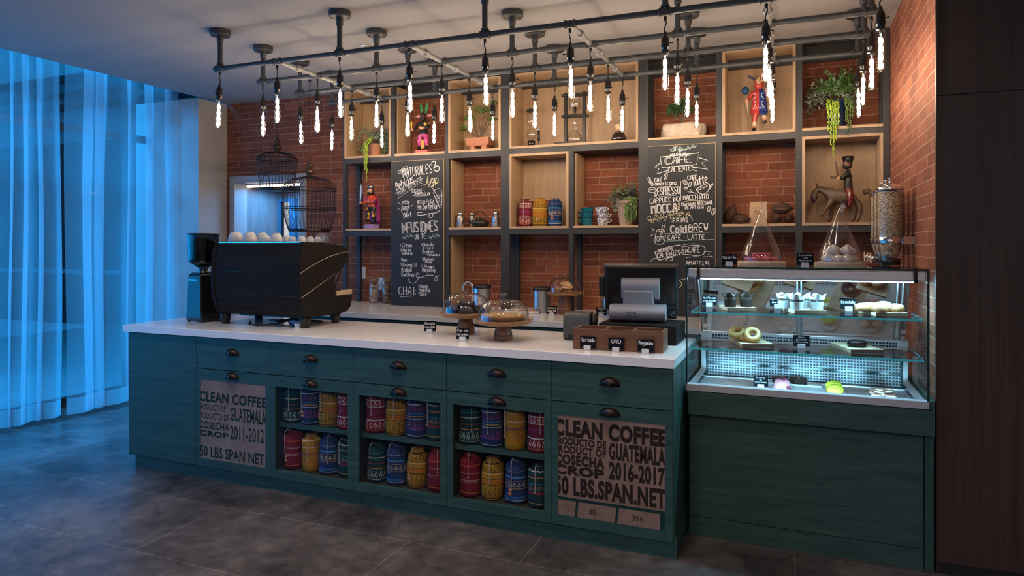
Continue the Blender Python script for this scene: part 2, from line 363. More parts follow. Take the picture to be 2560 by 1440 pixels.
# pictogram: head ring, V body, slash
b = M(); c = W(672, 549, IY-.03); k = mpp(-5, 6.3)
b.tube([(c.x+4*k*math.cos(a), c.y, c.z+7*k+4*k*math.sin(a)) for a in [2*PI*i/16 for i in range(16)]], .0045, 6, True)
b.tube([(c.x-5*k, c.y, c.z+1*k), (c.x-3*k, c.y, c.z+2.6*k), (c.x+3*k, c.y, c.z+2.6*k), (c.x+5*k, c.y, c.z+1*k), (c.x+1*k, c.y, c.z-9*k), (c.x-2*k, c.y, c.z-8*k), (c.x-5*k, c.y, c.z+1*k)], .0045, 6)
b.tube([(c.x-9*k, c.y, c.z-10*k), (c.x+9*k, c.y, c.z+11*k)], .0045, 6)
tag(b.obj('washroom_pictogram', pl('pictogram_white', (.75, .8, .85), .4)), 'white outlined person pictogram with a slash on the passage wall', 'sign')
# glass wall, mullions
b = M(); b.box(-6.30, -6.24, -4, 5.2, 0, .08); b.box(-6.30, -6.24, -4, 5.2, 2.55, 2.62); b.box(-6.30, -6.24, -4, 5.2, 3.22, 3.30)
for y in (-2.6, -.9, .8, 2.15, 3.55, 4.95): b.box(-6.30, -6.22, y-.035, y+.035, .08, 3.22)
wd = struct(b.obj('window_1', MT['frame'])); M().box(-6.275, -6.265, -4, 5.2, .08, 3.22).obj('pane', MT['pane'], wd)
# the building across the way, seen through the voile
f_ = thing('building', 'x', 'building', (-14, 9.4, 0))
DF = noisy('dark_facade', (.012, .018, .028), (.022, .030, .042), 1.2, rough=.6); LF = noisy('pale_facade', (.30, .34, .40), (.38, .42, .48), 1.2, rough=.7)
m = M(); m.box(-12, 8.2, 0, .6, -.1, .92); m.box(-12, 8.2, 0, .6, 1.0, 3.55)
for x in (-9, -6.2, -3.4, -.6, 2.2, 5.0): m.box(x, x+.14, -.06, 0, 0, 3.55)
m.obj('lower_wall', DF, f_); M().box(-12, 8.2, -.10, .6, .92, 1.0).obj('ledge', LF, f_); M().box(-12, 8.2, 0, .6, 3.55, 4.75).obj('upper_wall', LF, f_)
m = M(); m.box(-12, 8.2, -.08, 0, 4.20, 4.32); m.box(-12, 8.2, -.14, 0, 4.46, 4.54); m.box(-12, 8.2, -.2, .8, 4.75, 4.86); m.obj('cornice', DF, f_)
tag(f_, 'dark building with a pale upper band beyond the glass wall', 'building')
area('passage_fill', (-5.1, 5.95, 2.10), (0, 0, 0), .5, .3, 14, (.10, .45, 1.0))  # blue fill lamp added inside the passage
slab('pavement', -12, -6.45, -8, 14, -.12, -.02, noisy('pavement', (.16, .16, .17), (.22, .22, .23), 3, rough=.7))

# sheer curtains: panels of voile on a track
def curtain(y0, y1, x0, seed, label):
    rr = random.Random(seed); path = []; y = y0; sg = 1
    while y < y1-.03:
        w_ = min(rr.uniform(.10, .30), y1-y); am = rr.uniform(.015, .05); n = max(6, int(w_/.02))
        for i in range(n): t = i/n; path.append((y+w_*t, sg*am*math.sin(PI*t)))
        y += w_; sg = -sg
        p = rr.choice((.035, .055, .08, .11)); h = rr.uniform(.016, .030)          # a pleat: three layers of voile
        if y < y1-.06:
            for i in range(1, 9): a = PI*i/8; path.append((y-p*.5*(1-math.cos(a)), h*(1-math.cos(a))*.5+.006*math.sin(a)))
            for i in range(1, 9): a = PI*i/8; path.append((y-p+p*.5*(1-math.cos(a)), h*(1+math.cos(a))*.5-.008*math.sin(a)))
    path.append((y1, 0))
    zs = [.17+(3.28-.17)*i/12 for i in range(13)]
    rt_ = thing('sheer_curtain', label, 'curtain', (x0, 0, 0), group='sheer voile curtain panels')
    def sheet(zl): return [[Vector((dx*(.75+.35*(1-z/3.3)), y+.012*math.sin(z*1.7+y*5+seed), z)) for y, dx in path] for z in zl]
    M().grid(sheet(zs), False).obj('voile', MT['sheer'], rt_, recalc=False)
    M().grid(sheet([.03, .10, .17]), False).obj('hem', MT['hem'], rt_, recalc=False)
    t = M(); t.box(-.015, .015, y0, y1, 3.285, 3.30); t.obj('track', MT['alu'], rt_)
curtain(-3.9, 1.212, -5.80, 3, 'sheer white voile curtain panel at the left edge of the room')
curtain(1.215, 3.07, -5.76, 4, 'sheer white voile curtain panel second from the left')
curtain(3.10, 3.98, -5.84, 5, 'sheer white voile curtain panel in the middle of the glass wall')
curtain(3.99, 5.17, -5.80, 6, 'sheer white voile curtain panel beside the plaster pier, behind the coffee grinder')

# ------------------------------------------------------------ stroke handwriting
GL = {'A':'00 25 26 45 40|13 42','B':'00 06 35 44 23 03 34 43 41 30 00','C':'45 26 05 01 20 41','D':'00 06 26 44 42 20 00','E':'46 06 00 40|03 33','F':'00 06 46|03 33','G':'45 26 05 01 20 41 43 23','H':'00 06|40 46|03 43','I':'20 26','J':'01 20 41 46','K':'00 06|46 03 40','L':'06 00 40','M':'00 06 23 46 40','N':'00 06 40 46','O':'05 26 45 41 20 01 05','P':'00 06 36 45 44 33 03','Q':'05 26 45 41 20 01 05|22 40','R':'00 06 36 45 44 33 03|23 40','S':'45 26 05 04 42 41 20 01','T':'06 46|26 20','U':'06 01 20 41 46','V':'06 20 46','W':'06 10 24 30 46','X':'00 46|06 40','Y':'06 23 46|23 20','Z':'06 46 00 40',
'a':'44 24 03 01 20 31 44|44 41 50','b':'06 00 30 42 34 04','c':'34 14 02 10 30','d':'34 14 02 10 30|46 40','e':'02 42 34 14 02 10 40','f':'46 26 15 10|04 34','g':'34 14 02 11 31 34|44 4< 2; 0<','h':'06 00|03 24 43 40','i':'14 10 20|15 16','j':'24 2< 0;|25 26','k':'06 00|34 02 40','l':'16 11 20','m':'04 00|03 14 23 20|23 34 43 40','n':'04 00|03 24 43 40','o':'14 02 10 30 42 34 14','p':'04 0;|04 34 42 30 00','q':'34 14 02 10 30|44 4;','r':'04 00|03 24 34','s':'34 14 03 32 31 10 00','t':'26 21 30|04 44','u':'04 01 20 41|44 40','v':'04 20 44','w':'04 10 23 30 44','x':'04 40|00 44','y':'04 20|44 0;','z':'04 44 00 40',
'0':'05 26 45 41 20 01 05','1':'15 26 20','2':'05 26 45 43 00 40','3':'05 26 45 34 23 32 41 20 01','4':'30 36 02 42','5':'46 06 04 34 42 31 00','6':'36 05 01 20 41 33 03','7':'06 46 10','8':'23 05 26 45 23 01 20 41 23','9':'43 13 05 26 45 41 10','-':'03 33',':':'11 12|14 15','.':'10 11','·':'13 14',"'":'16 15',',':'11 0<',' ':''}
WID = {'I':2.6,'i':2.4,'l':2.6,'j':3,' ':2.6,'1':3.4,'.':2.2,'·':2.4,':':2.2,"'":2,'t':4.2,'f':4.2,'r':4,'m':5.4,'w':5.2}
ACC = {'é':'e','É':'E','ó':'o','Ó':'O','ñ':'n','Ñ':'N','á':'a','í':'i'}
def _pt(ab):
    y = ord(ab[1])-48
    return (ord(ab[0])-48, float(y) if y < 10 else float(10-y-.5) if y == 10 else -(y-10.0))
def strokes(txt):
    out = []; x = 0.0
    for ch in txt:
        base = ACC.get(ch, ch); g = GL.get(base, '')
        for st in g.split('|'):
            if st: out.append([( x+_pt(q)[0], _pt(q)[1]) for q in st.split()])
        if ch in ACC:
            top = 6.6 if base.isupper() else 5.0
            out.append([(x+1.2, top), (x+2.0, top+.9), (x+3.0, top)] if base in 'nN' else [(x+1.8, top), (x+2.8, top+1.2)])
        x += WID.get(base, 4.9 if base.isupper() else 4.7)+.55
    return out, x-.55
def soft(pts, it=1):
    for _ in range(it):
        if len(pts) < 3: return pts
        q = [pts[0]]
        for a, b in zip(pts, pts[1:]): q += [(a[0]*.78+b[0]*.22, a[1]*.78+b[1]*.22), (a[0]*.22+b[0]*.78, a[1]*.22+b[1]*.78)]
        q.append(pts[-1]); pts = q
    return pts
_rc = [0]
def ribbon(m, pts, wd, y=0.0):
    n = len(pts); _rc[0] = (_rc[0]+1) % 37; y -= _rc[0]*1.6e-5
    if n < 2: return
    L, Rr = [], []
    for i, p in enumerate(pts):
        a = pts[max(i-1, 0)]; b = pts[min(i+1, n-1)]; dx, dz = b[0]-a[0], b[1]-a[1]; l = math.hypot(dx, dz) or 1
        nx, nz = -dz/l*wd/2, dx/l*wd/2
        yy = y-i*1.5e-6; L.append((p[0]+nx, yy, p[1]+nz)); Rr.append((p[0]-nx, yy, p[1]-nz))
    m.grid([L, Rr], False, smooth=False)
def hand(m, txt, x, z, h, wmax=None, wd=None, rot=0, shear=0, y=0.0, align='l', dbl=0, jit=.12, rr=R):
    """one handwritten line on the XZ plane: baseline at (x, z), capital height h, squeezed to width wmax"""
    st, tw = strokes(txt); k = h/6; kx = k if not wmax else wmax/tw
    wd = wd or h*.085; c, s = math.cos(rot), math.sin(rot); x0 = {'l': 0, 'c': -tw*kx/2, 'r': -tw*kx}[align]
    for q in st:
        q = soft([(a+rr.uniform(-jit, jit), b+rr.uniform(-jit, jit)) for a, b in q])
        for d in ((0,) if not dbl else (0, dbl)):
            pts = [((a*kx+x0+shear*b*k+d), b*k) for a, b in q]
            ribbon(m, [(x+c*a-s*b, z+s*a+c*b) for a, b in pts], wd, y)
def curl(m, pts, wd, y=0.0, it=3): ribbon(m, soft(pts, it), wd, y)
def ell(cx, cz, rx, rz, a0=0, a1=2*PI, n=18, rot=0):
    c, s = math.cos(rot), math.sin(rot); o = []
    for i in range(n+1):
        t = a0+(a1-a0)*i/n; a, b = rx*math.cos(t), rz*math.sin(t); o.append((cx+c*a-s*b, cz+s*a+c*b))
    return o
# printed lettering from the built-in typeface, as flat meshes
_tc = {}
def typ(m, txt, x, z, h, wmax=None, y=0.0, bold=0.0, align='l', rot=0, shear=0, clip=None):
    key = (txt, bold)
    if key not in _tc:
        cu = bpy.data.curves.new('t', 'FONT'); cu.body = txt; cu.size = 1; cu.offset = bold; cu.fill_mode = 'FRONT'; cu.space_character = 1+bold*1.7; cu.resolution_u = 3
        o = bpy.data.objects.new('t', cu); C.objects.link(o); dg = bpy.context.evaluated_depsgraph_get()
        me = bpy.data.meshes.new_from_object(o.evaluated_get(dg)); vs = [v.co.copy() for v in me.vertices]; fs = [tuple(p.vertices) for p in me.polygons]
        _tc[key] = (vs, fs); bpy.data.objects.remove(o); bpy.data.curves.remove(cu); bpy.data.meshes.remove(me)
    vs, fs = _tc[key]
    if not vs: return
    xa, xb = min(v.x for v in vs), max(v.x for v in vs); za, zb = min(v.y for v in vs), max(v.y for v in vs)
    kz = h/.73; kx = wmax/(xb-xa) if wmax else kz; c, s = math.cos(rot), math.sin(rot)
    x0 = {'l': 0, 'c': -(xb-xa)*kx/2, 'r': -(xb-xa)*kx}[align]; pts = []
    for v in vs:
        a, b = (v.x-xa)*kx+x0+shear*v.y*kz, v.y*kz; pts.append((x+c*a-s*b, y, z+s*a+c*b))
    if clip:
        bm = bmesh.new(); bv = [bm.verts.new(p) for p in pts]
        for f in fs:
            try: bm.faces.new([bv[i] for i in f])
            except ValueError: pass
        for co, no in (((clip[0], 0, 0), (-1, 0, 0)), ((clip[1], 0, 0), (1, 0, 0))):
            bmesh.ops.bisect_plane(bm, geom=bm.verts[:]+bm.edges[:]+bm.faces[:], plane_co=co, plane_no=no, clear_outer=True)
        bm.verts.index_update(); m.add([v.co[:] for v in bm.verts], [[v.index for v in f.verts] for f in bm.faces]); bm.free()
    else: m.add(pts, fs)

# ------------------------------------------------------------ the service counter
XS = [-4.155, -3.548, -2.948, -2.345, -1.742, -1.143, -.534]
CB = 4.02                                        # back of the cabinets
b = M(); b.box(-4.19, -.525, FY-.02, 4.055, .912, TOPZ)
tag(b.obj('counter_top', MT['quartz'], bevel=.003), 'long white stone worktop on the front service counter', 'worktop')
b = M(); b.box(-4.115, -2.30, FY+.0195, FY+.045, 0, .098); b.box(-2.296, -.52, FY+.0195, FY+.045, 0, .098); b.box(-4.115, -4.09, FY+.045, CB, 0, .098); b.box(-.545, -.52, FY+.045, CB, 0, .098)
tag(b.obj('plinth', MT['teal']), 'low green plinth board under the front service counter', 'plinth')
def cup_pull(parent, x, z, y=FY):
    m = M(); rings = []
    for i in range(7):
        t = PI/2*i/6; ring = []
        for j in range(13):
            a = PI*j/12; ring.append((x+.050*math.cos(a)*math.cos(t)**.6, y-.004-.030*math.sin(t)*(.35+.65*math.sin(a)), z-.018+.040*math.sin(a)*math.cos(t)**.7))
        rings.append(ring)
    m.grid(rings, False, smooth=True)
    m.box(x-.051, x+.051, y-.004, y, z-.020, z-.014)
    m.tube([(x+.0515*math.cos(PI*j/12), y-.004, z-.018+.042*math.sin(PI*j/12)) for j in range(13)], .0028, 6)
    o = m.obj('cup_handle', MT['bronze'], parent, recalc=True); s = o.modifiers.new('s', 'SOLIDIFY'); s.thickness = .002; return o
def unit(k, kind, label):
    x0, x1 = XS[k]+.0015, XS[k+1]-.0015; xm = (x0+x1)/2
    r = thing('cabinet_unit', label, 'cabinet', (0, 0, 0))
    if kind == 'plain':
        M().box(x0, x1, FY+.019, CB, .10, .912).obj('body', MT['teal'], r); M().box(x0-.002, x1, FY, FY+.018, .085, .907).obj('front_panel', MT['teal'], r, bevel=.001)
        return r
    c = M(); c.box(x0, x0+.018, FY+.019, CB, .10, .912); c.box(x1-.018, x1, FY+.019, CB, .10, .912); c.box(x0+.018, x1-.018, CB-.018, CB, .10, .912); c.box(x0+.018, x1-.018, FY+.019, CB-.018, .10, .128); c.box(x0+.018, x1-.018, FY+.019, CB-.018, .69, .705)
    c.obj('body', MT['teal_dark'] if kind == 'glass' else MT['teal'], r)
    if k == 5: M().box(x1, x1+.004, FY+.004, CB, .10, .912).obj('side_panel', MT['teal_v'], r)
    d = M().box(x0, x1, FY, FY+.018, .7105, .907).obj('drawer', MT['teal'], r, bevel=.001); cup_pull(d, xm, .825)
    ox0, ox1, oz0, oz1 = x0+.036, x1-.036, .136, .639
    m = M(); m.box(x0, ox0, FY, FY+.018, .085, .7065); m.box(ox1, x1, FY, FY+.018, .085, .7065); m.box(ox0, ox1, FY, FY+.018, .085, oz0); m.box(ox0, ox1, FY, FY+.018, oz1, .7065)
    d = m.obj('door', MT['teal'], r); cup_pull(d, xm, .677)
    if kind == 'glass':
        M().box(ox0, ox1, FY+.010, FY+.013, oz0, oz1).obj('pane', MT['pane'], d)
        M().box(x0+.019, x1-.019, FY+.045, CB-.02, .385, .412).obj('shelf', MT['teal'], r)
    else:
        bl = M().box(ox0, ox1, FY+.002, FY+.016, oz0, oz1).obj('burlap_panel', MT['burlap'] if kind == 'burlapL' else MT['burlap2'], d)
        t = M(); cl = (ox0+.001, ox1-.001); y = FY+.0012; W_ = ox1-ox0
        if kind == 'burlapL':
            typ(t, 'CLEAN COFFEE', ox0-.012, .503, .062, W_+.020, y, .030, clip=cl)
            typ(t, 'PRODUCT OF', ox0-.025, .447, .041, .235, y, 0, clip=cl); typ(t, 'GUATEMALA', ox0+.245, .400, .085, .285, y, .022, clip=cl)
            typ(t, 'PRODUCTO DE', ox0-.025, .392, .041, .262, y, 0, clip=cl); typ(t, 'COSECHA', ox0-.015, .330, .045, .252, y, .012, clip=cl)
            typ(t, 'CROP', ox0-.010, .283, .034, .240, y, .04, clip=cl); typ(t, '2011-2012', ox0+.245, .285, .086, .268, y, .012, clip=cl)
            typ(t, '150 LBS SPAN NET', ox0-.030, .152, .068, W_+.020, y, .016, clip=cl)
            t.obj('lettering', MT['inkgreen'], bl, recalc=False)
        else:
            typ(t, 'CLEAN COFFEE', ox0-.022, .540, .078, W_+.03, y, .055, clip=cl)
            typ(t, 'PRODUCTO DE', ox0-.022, .494, .036, .270, y, .045, clip=cl); typ(t, 'PRODUCT OF', ox0-.022, .452, .036, .270, y, .045, clip=cl)
            typ(t, 'GUATEMALA', ox0+.262, .448, .080, .275, y, .045, clip=cl); typ(t, 'COSECHA', ox0-.018, .396, .048, .258, y, .055, clip=cl)
            typ(t, 'CROP', ox0-.022, .345, .044, .260, y, .06, clip=cl); typ(t, '2016-2017', ox0+.262, .353, .082, .272, y, .045, clip=cl)
            typ(t, '150 LBS.SPAN.NET', ox0-.045, .245, .088, W_+.05, y, .045, clip=cl)
            t.obj('lettering', MT['inkbrown'], bl, recalc=False)
            g = M(); y2 = FY+.0008
            g.add([(ox0, y2, .214), (ox1, y2, .214), (ox1, y2, .228), (ox0, y2, .228)], [(0, 1, 2, 3)])
            for xx in (ox0+.085, ox0+.290): g.add([(xx, y2, oz0), (xx+.012, y2, oz0), (xx+.022, y2, .215), (xx+.010, y2, .215)], [(0, 1, 2, 3)])
            g.add([(ox1-.022, y2, oz0), (ox1, y2, oz0), (ox1, y2, .215), (ox1-.022, y2, .215)], [(0, 1, 2, 3)])
            g.obj('printed_grid', MT['inkgreen'], bl, recalc=False)
            n = M()
            for s_, xx in (('11', .028), ('30', .16), ('396', .375)): typ(n, s_, ox0+xx, .160, .030, None, y, -.004, align='l')
            n.obj('numbers', MT['inkbrown'], bl, recalc=False)
    return r
unit(0, 'plain', 'plain green end cabinet at the curtain end of the counter')
unit(1, 'burlapL', 'green cabinet with grey burlap door printed 2011-2012')
unit(2, 'glass', 'green cabinet with glass door right of the 2011-2012 burlap door')
unit(3, 'glass', 'green cabinet with glass door in the middle of the three glass ones')
unit(4, 'glass', 'green cabinet with glass door left of the 2016-2017 burlap door')
unit(5, 'burlapR', 'green cabinet with brown burlap door printed 2016-2017')

# ------------------------------------------------------------ woven drawstring bags
def bagmat(name, base, bands, mot, mc):
    m, nt, p = mk(name); t = nd(nt, 'TexCoord'); s = nd(nt, 'SeparateXYZ'); nt.links.new(t.outputs['Object'], s.inputs[0])
    wob = noise(nt, t.outputs['Object'], 9, 2); z = math_(nt, 'MULTIPLY_ADD', math_(nt, 'SUBTRACT', wob, .5), .012, s.outputs[2])
    zf = math_(nt, 'DIVIDE', z, .24)
    st = [(0, base)]
    for a, b_, c in bands: st += [(a, c), (b_, base)]
    col = ramp(nt, zf, st[:32], 'CONSTANT')
    ang = math_(nt, 'ARCTAN2', s.outputs[0], s.outputs[1])
    u = math_(nt, 'MULTIPLY', ang, 14/(2*PI))
    for (a, b_) in mot:
        v = math_(nt, 'DIVIDE', math_(nt, 'SUBTRACT', zf, a), b_-a)
        fu = math_(nt, 'ABSOLUTE', math_(nt, 'SUBTRACT', math_(nt, 'FRACT', u), .5))
        zig = math_(nt, 'ABSOLUTE', math_(nt, 'SUBTRACT', math_(nt, 'FRACT', math_(nt, 'MULTIPLY_ADD', u, 2.0, math_(nt, 'MULTIPLY', v, 1.3))), .5))
        k = math_(nt, 'MULTIPLY', math_(nt, 'LESS_THAN', fu, .34), math_(nt, 'GREATER_THAN', zig, .22))
        k = math_(nt, 'MULTIPLY', k, math_(nt, 'COMPARE', v, .5, .46))
        col = mix(nt, k, col, mc)
    wv = noise(nt, coords(nt, 'Object', (60, 60, 300)), 4, 2); col = mix(nt, .5, col, ramp(nt, wv, [(.3, (.6, .6, .6)), (.7, (1.2, 1.2, 1.2))]), 'MULTIPLY')
    nt.links.new(col, p.inputs['Base Color']); p.inputs['Roughness'].default_value = .9; p.inputs['Specular IOR Level'].default_value = .15
    bump(nt, p, wv, .25, .002); return m
WHT = (.55, .52, .50); BLK = (.03, .025, .03)
RED, YEL, BLU, GRN = (.18, .015, .028), (.40, .205, .022), (.018, .042, .125), (.009, .045, .052)
BM = {
 'r1': bagmat('red_weave_a', RED, [(.08, .10, (.60, .20, .08)), (.30, .33, WHT), (.36, .38, (.16, .05, .10)), (.46, .54, (.20, .03, .10)), (.62, .64, WHT), (.78, .80, WHT)], [(.64, .78), (.12, .28)], (.62, .42, .40)),
 'r2': bagmat('red_weave_b', RED, [(.10, .13, (.60, .16, .03)), (.36, .37, WHT), (.40, .41, WHT), (.55, .57, (.35, .2, .25)), (.72, .75, (.55, .10, .04))], [], WHT),
 'y1': bagmat('yellow_weave_a', YEL, [(.06, .08, BLK), (.34, .36, BLK), (.38, .46, (.45, .14, .02)), (.48, .49, BLK), (.60, .61, (.75, .6, .3)), (.64, .65, BLK), (.82, .84, BLK)], [(.10, .32), (.66, .81)], (.10, .08, .02)),
 'y2': bagmat('yellow_weave_b', YEL, [(.05, .06, (.3, .1, .02)), (.22, .25, (.50, .14, .02)), (.40, .41, (.25, .10, .05)), (.44, .50, (.24, .10, .09)), (.62, .63, WHT), (.80, .82, (.75, .62, .45))], [(.64, .79), (.26, .39)], (.28, .14, .04)),
 'b1': bagmat('blue_weave_a', BLU, [(.06, .08, WHT), (.20, .24, (.16, .06, .22)), (.44, .46, WHT), (.50, .52, (.42, .28, .08)), (.56, .58, (.05, .22, .45)), (.78, .80, WHT)], [(.24, .40), (.60, .76)], (.20, .05, .14)),
 'b2': bagmat('blue_weave_b', BLU, [(.08, .10, WHT), (.12, .18, (.03, .14, .36)), (.34, .36, (.30, .20, .10)), (.52, .53, (.50, .3, .15)), (.58, .62, (.06, .25, .50)), (.74, .75, WHT)], [(.38, .50)], (.44, .40, .26)),
 'g1': bagmat('green_weave_a', GRN, [(.08, .10, WHT), (.34, .36, (.45, .25, .05)), (.46, .48, (.30, .05, .06)), (.60, .62, WHT), (.72, .74, (.02, .20, .26))], [(.12, .30)], (.30, .38, .34)),
 'g2': bagmat('green_weave_b', GRN, [(.10, .12, (.40, .32, .10)), (.30, .36, (.18, .03, .05)), (.52, .54, (.03, .20, .30)), (.66, .68, (.45, .20, .04)), (.80, .82, WHT)], [(.38, .50)], (.30, .20, .12))}
def bag_proto(kind, seed, h=.225, r=.062):
    rr = random.Random(seed); t = thing('coffee_bag', 'x', 'bag')
    ph = rr.uniform(0, 6); n = 60
    def fn(q, hh, a):
        g = max(0, (hh-h*.74)/(h*.26)); return q*(1+.05*math.sin(2*a+ph+hh*14)+.025*math.sin(3*a+ph*2-hh*24)+.012*math.sin(5*a+hh*60)+g*.24*math.sin(13*a+ph+.6*math.sin(3*a)))
    prof = [(r*.2, 0), (r*.86, .001), (r*.98, .010), (r*1.0, h*.2), (r*1.0, h*.3), (r*.985, h*.4), (r*.99, h*.5), (r*.98, h*.6), (r*.97, h*.74), (r*.93, h*.81), (r*.82, h*.865), (r*.60, h*.915), (r*.44, h*.94), (r*.40, h*.955), (r*.52, h*.985), (r*.56, h), (r*.34, h*.98), (r*.05, h*.95)]
    b = M(); b.lathe(prof, n, fn=fn); b.obj('bag_body', BM[kind], t, recalc=True)
    a0 = rr.uniform(-2.0, -1.1); c = M()
    c.torus((0, 0, h*.962), r*.40, .0026, 20, 6)
    dx, dy = math.cos(a0), math.sin(a0); s1 = 1.0
    pts = [(dx*r*.3, dy*r*.3, h*.965), (dx*r*.75, dy*r*.75, h*1.045), (dx*r*1.1*s1, dy*r*1.1*s1, h*.93), (dx*r*1.10, dy*r*1.10, h*.70), (dx*r*1.09, dy*r*1.09, h*rr.uniform(.3, .5))]
    cv = []
    for i in range(len(pts)-1):
        p0, p1, p2, p3 = [Vector(pts[max(0, min(len(pts)-1, i+q))]) for q in (-1, 0, 1, 2)]
        for k in range(5):
            s = k/5; cv.append(.5*((2*p1)+(p2-p0)*s+(2*p0-5*p1+4*p2-p3)*s*s+(3*p1-p0-3*p2+p3)*s**3))
    cv.append(Vector(pts[-1])); c.tube(cv, .0018, 5); c.ball(cv[-1], .0045, 8, 5)
    c.obj('drawstring', MT['cord'], t)
    return t
BP = {k: [bag_proto(k, 10*i+j, .225+.012*j, .060+.002*j) for j in range(2)] for i, k in enumerate(BM)}
for k in BP:
    for t in BP[k]: t['proto'] = 1
_used = set()
def put_bag(kind, var, loc, rz, label, group, sc=1.0, flat=1.0):
    t = BP[kind][var]
    if (kind, var) in _used: t = dup(t, loc, rz, label, group)
    else: t.location = loc; t.rotation_euler = (0, 0, rz); t['label'] = label; t['group'] = group; _used.add((kind, var))
    t.scale = (sc, sc*flat, sc); return t
def doll(parent, x, z, y, cols):
    m = M(); m.cyl((x, y, z), .007, .022, 8, 'z', .005); m.ball((x, y, z+.028), .0075, 8, 6); m.cyl((x, y, z+.033), .010, .002, 8); m.cyl((x, y, z+.034), .0055, .008, 8)
    m.tube([(x-.006, y, z+.018), (x-.013, y-.002, z+.008)], .003, 5); m.tube([(x+.006, y, z+.018), (x+.013, y-.002, z+.008)], .003, 5)
    return m.obj('doll_charm', cols, parent)
CN = {'r': 'red', 'y': 'yellow', 'b': 'blue', 'g': 'green'}
rows = [('the left glass cabinet', 2, ['g1', 'b1', 'y1', 'r1'], ['r2', 'y2', 'b2', 'g2']),
        ('the middle glass cabinet', 3, ['r1', 'y1', 'b1', 'g2'], ['g1', 'b2', 'y1', 'r2']),
        ('the right glass cabinet', 4, ['g1', 'b1', 'y2', 'r1'], ['r2', 'y1', 'b2', 'g2'])]
for (nm, k, up, lo) in rows:
    x0 = XS[k]+.0925; dxx = .1343
    for lv, (ks, z) in enumerate(((up, .4125), (lo, .1285))):
        for i, q in enumerate(ks):
            var = (i+lv+k) % 2
            t = put_bag(q, var, (x0+dxx*i+R.uniform(-.003, .003), FY+.101+R.uniform(-.003, .008), z), R.uniform(-.5, .5),
                    '%s woven bag, %s, %s shelf of %s' % (CN[q[0]], ('far left', 'second from left', 'third from left', 'far right')[i], ('upper', 'lower')[lv], nm), 'woven bags in the glass cabinets', 1.0 if lv == 0 else .97)
            if (k, lv, i) in ((2, 0, 1), (2, 0, 2), (2, 1, 0), (3, 1, 2), (4, 1, 2)): doll(t, -.01 if i else .01, .045, -.060, [MT['doll']] if 'doll' in MT else MT['cord'])
# ------------------------------------------------------------ rear counter
RF = 4.60
b = M(); b.box(-4.47, XR-.003, RF-.02, YB-.003, RTOP-.042, RTOP); tag(b.obj('rear_counter_top', MT['quartz'], bevel=.003), 'long white stone worktop of the rear counter along the brick wall', 'worktop')
xs = [-4.45, -3.85, -3.25, -2.657, -2.03, -1.41, -.80, -.20, .40, .58]
for i in range(9):
    r = thing('base_cabinet', 'green rear counter base cabinet, %s counting from the curtain end' % ('first', 'second', 'third', 'fourth', 'fifth', 'sixth', 'seventh', 'eighth', 'ninth')[i], 'cabinet', group='rear counter base cabinets')
    M().box(xs[i]+.001, xs[i+1]-.001, RF+.02, YB-.003, 0, RTOP-.042).obj('body', MT['teal'], r)
    M().box(xs[i]+.0025, xs[i+1]-.0025, RF, RF+.018, .72, RTOP-.05).obj('drawer', MT['teal'], r); M().box(xs[i]+.0025, xs[i+1]-.0025, RF, RF+.018, .09, .716).obj('door', MT['teal'], r)
# ------------------------------------------------------------ display shelving: three joined steel modules
YS = 5.29; PW = .036
def bookcase(label, x0, x1, cols, cells, rails):
    r = thing('display_shelving', label, 'shelving')
    p = []
    for (a, b_, *zt) in cols:
        for (ya, yb) in ((YS, YS+PW), (YB-.075, YB-.039)):
            M().box(a, b_, ya, yb, RTOP+.001, zt[0] if zt else 2.962).obj('post', MT['frame'], r)
    M().box(x0, x1, YS+.001, YS+PW, 2.926, 2.9615).obj('rail', MT['frame'], r); M().box(x0, x1, YB-.074, YB-.04, 2.84, 2.9615).obj('rail', MT['frame'], r)
    for (a, b_, z) in rails:
        M().box(a, b_, YS+.0005, YB-.04, z-.046, z).obj('rail', MT['frame'], r)
    for (kind, a, b_, z0, z1) in cells:
        if kind == 'box':
            t = .020; m = M(); y0 = YS-.006; y1 = YB-.012
            m.box(a, a+t, y0, y1, z0, z1); m.box(b_-t, b_, y0, y1, z0, z1); m.box(a+t, b_-t, y0, y1, z0, z0+t); m.box(a+t, b_-t, y0, y1, z1-t, z1); m.box(a+t, b_-t, y1-.012, y1, z0+t, z1-t)
            m.obj('oak_box', MT['oak'], r)
        elif kind == 'board': M().box(a, b_, YS-.006, YB-.04, z0, z1).obj('shelf_board', MT['oak_x'], r)
        elif kind == 'side': M().box(a, b_, YS+PW, YB-.02, z0, z1).obj('side_panel', MT['oak'], r)
    return r
bookcase('left section of black steel shelving with oak boxes, beside the washroom door', -3.88, -2.242,
    [(-3.88, -3.843), (-3.356, -3.318), (-2.812, -2.772), (-2.282, -2.243)],
    [('box', -3.858, -3.357, 2.291, 2.914), ('board', -3.318, -2.813, 2.288, 2.311), ('box', -2.776, -2.281, 2.291, 2.916), ('board', -3.842, -3.356, 1.625, 1.643), ('board', -2.772, -2.282, 1.627, 1.646),
     ('side', -3.318, -3.306, 2.311, 2.92), ('side', -2.772, -2.760, 1.646, 2.24), ('side', -2.772, -2.760, RTOP+.002, 1.59)],
    [(-3.843, -3.356, 2.290), (-3.318, -2.812, 2.287), (-2.772, -2.282, 2.290), (-3.843, -3.356, 1.624), (-2.772, -2.282, 1.626)])
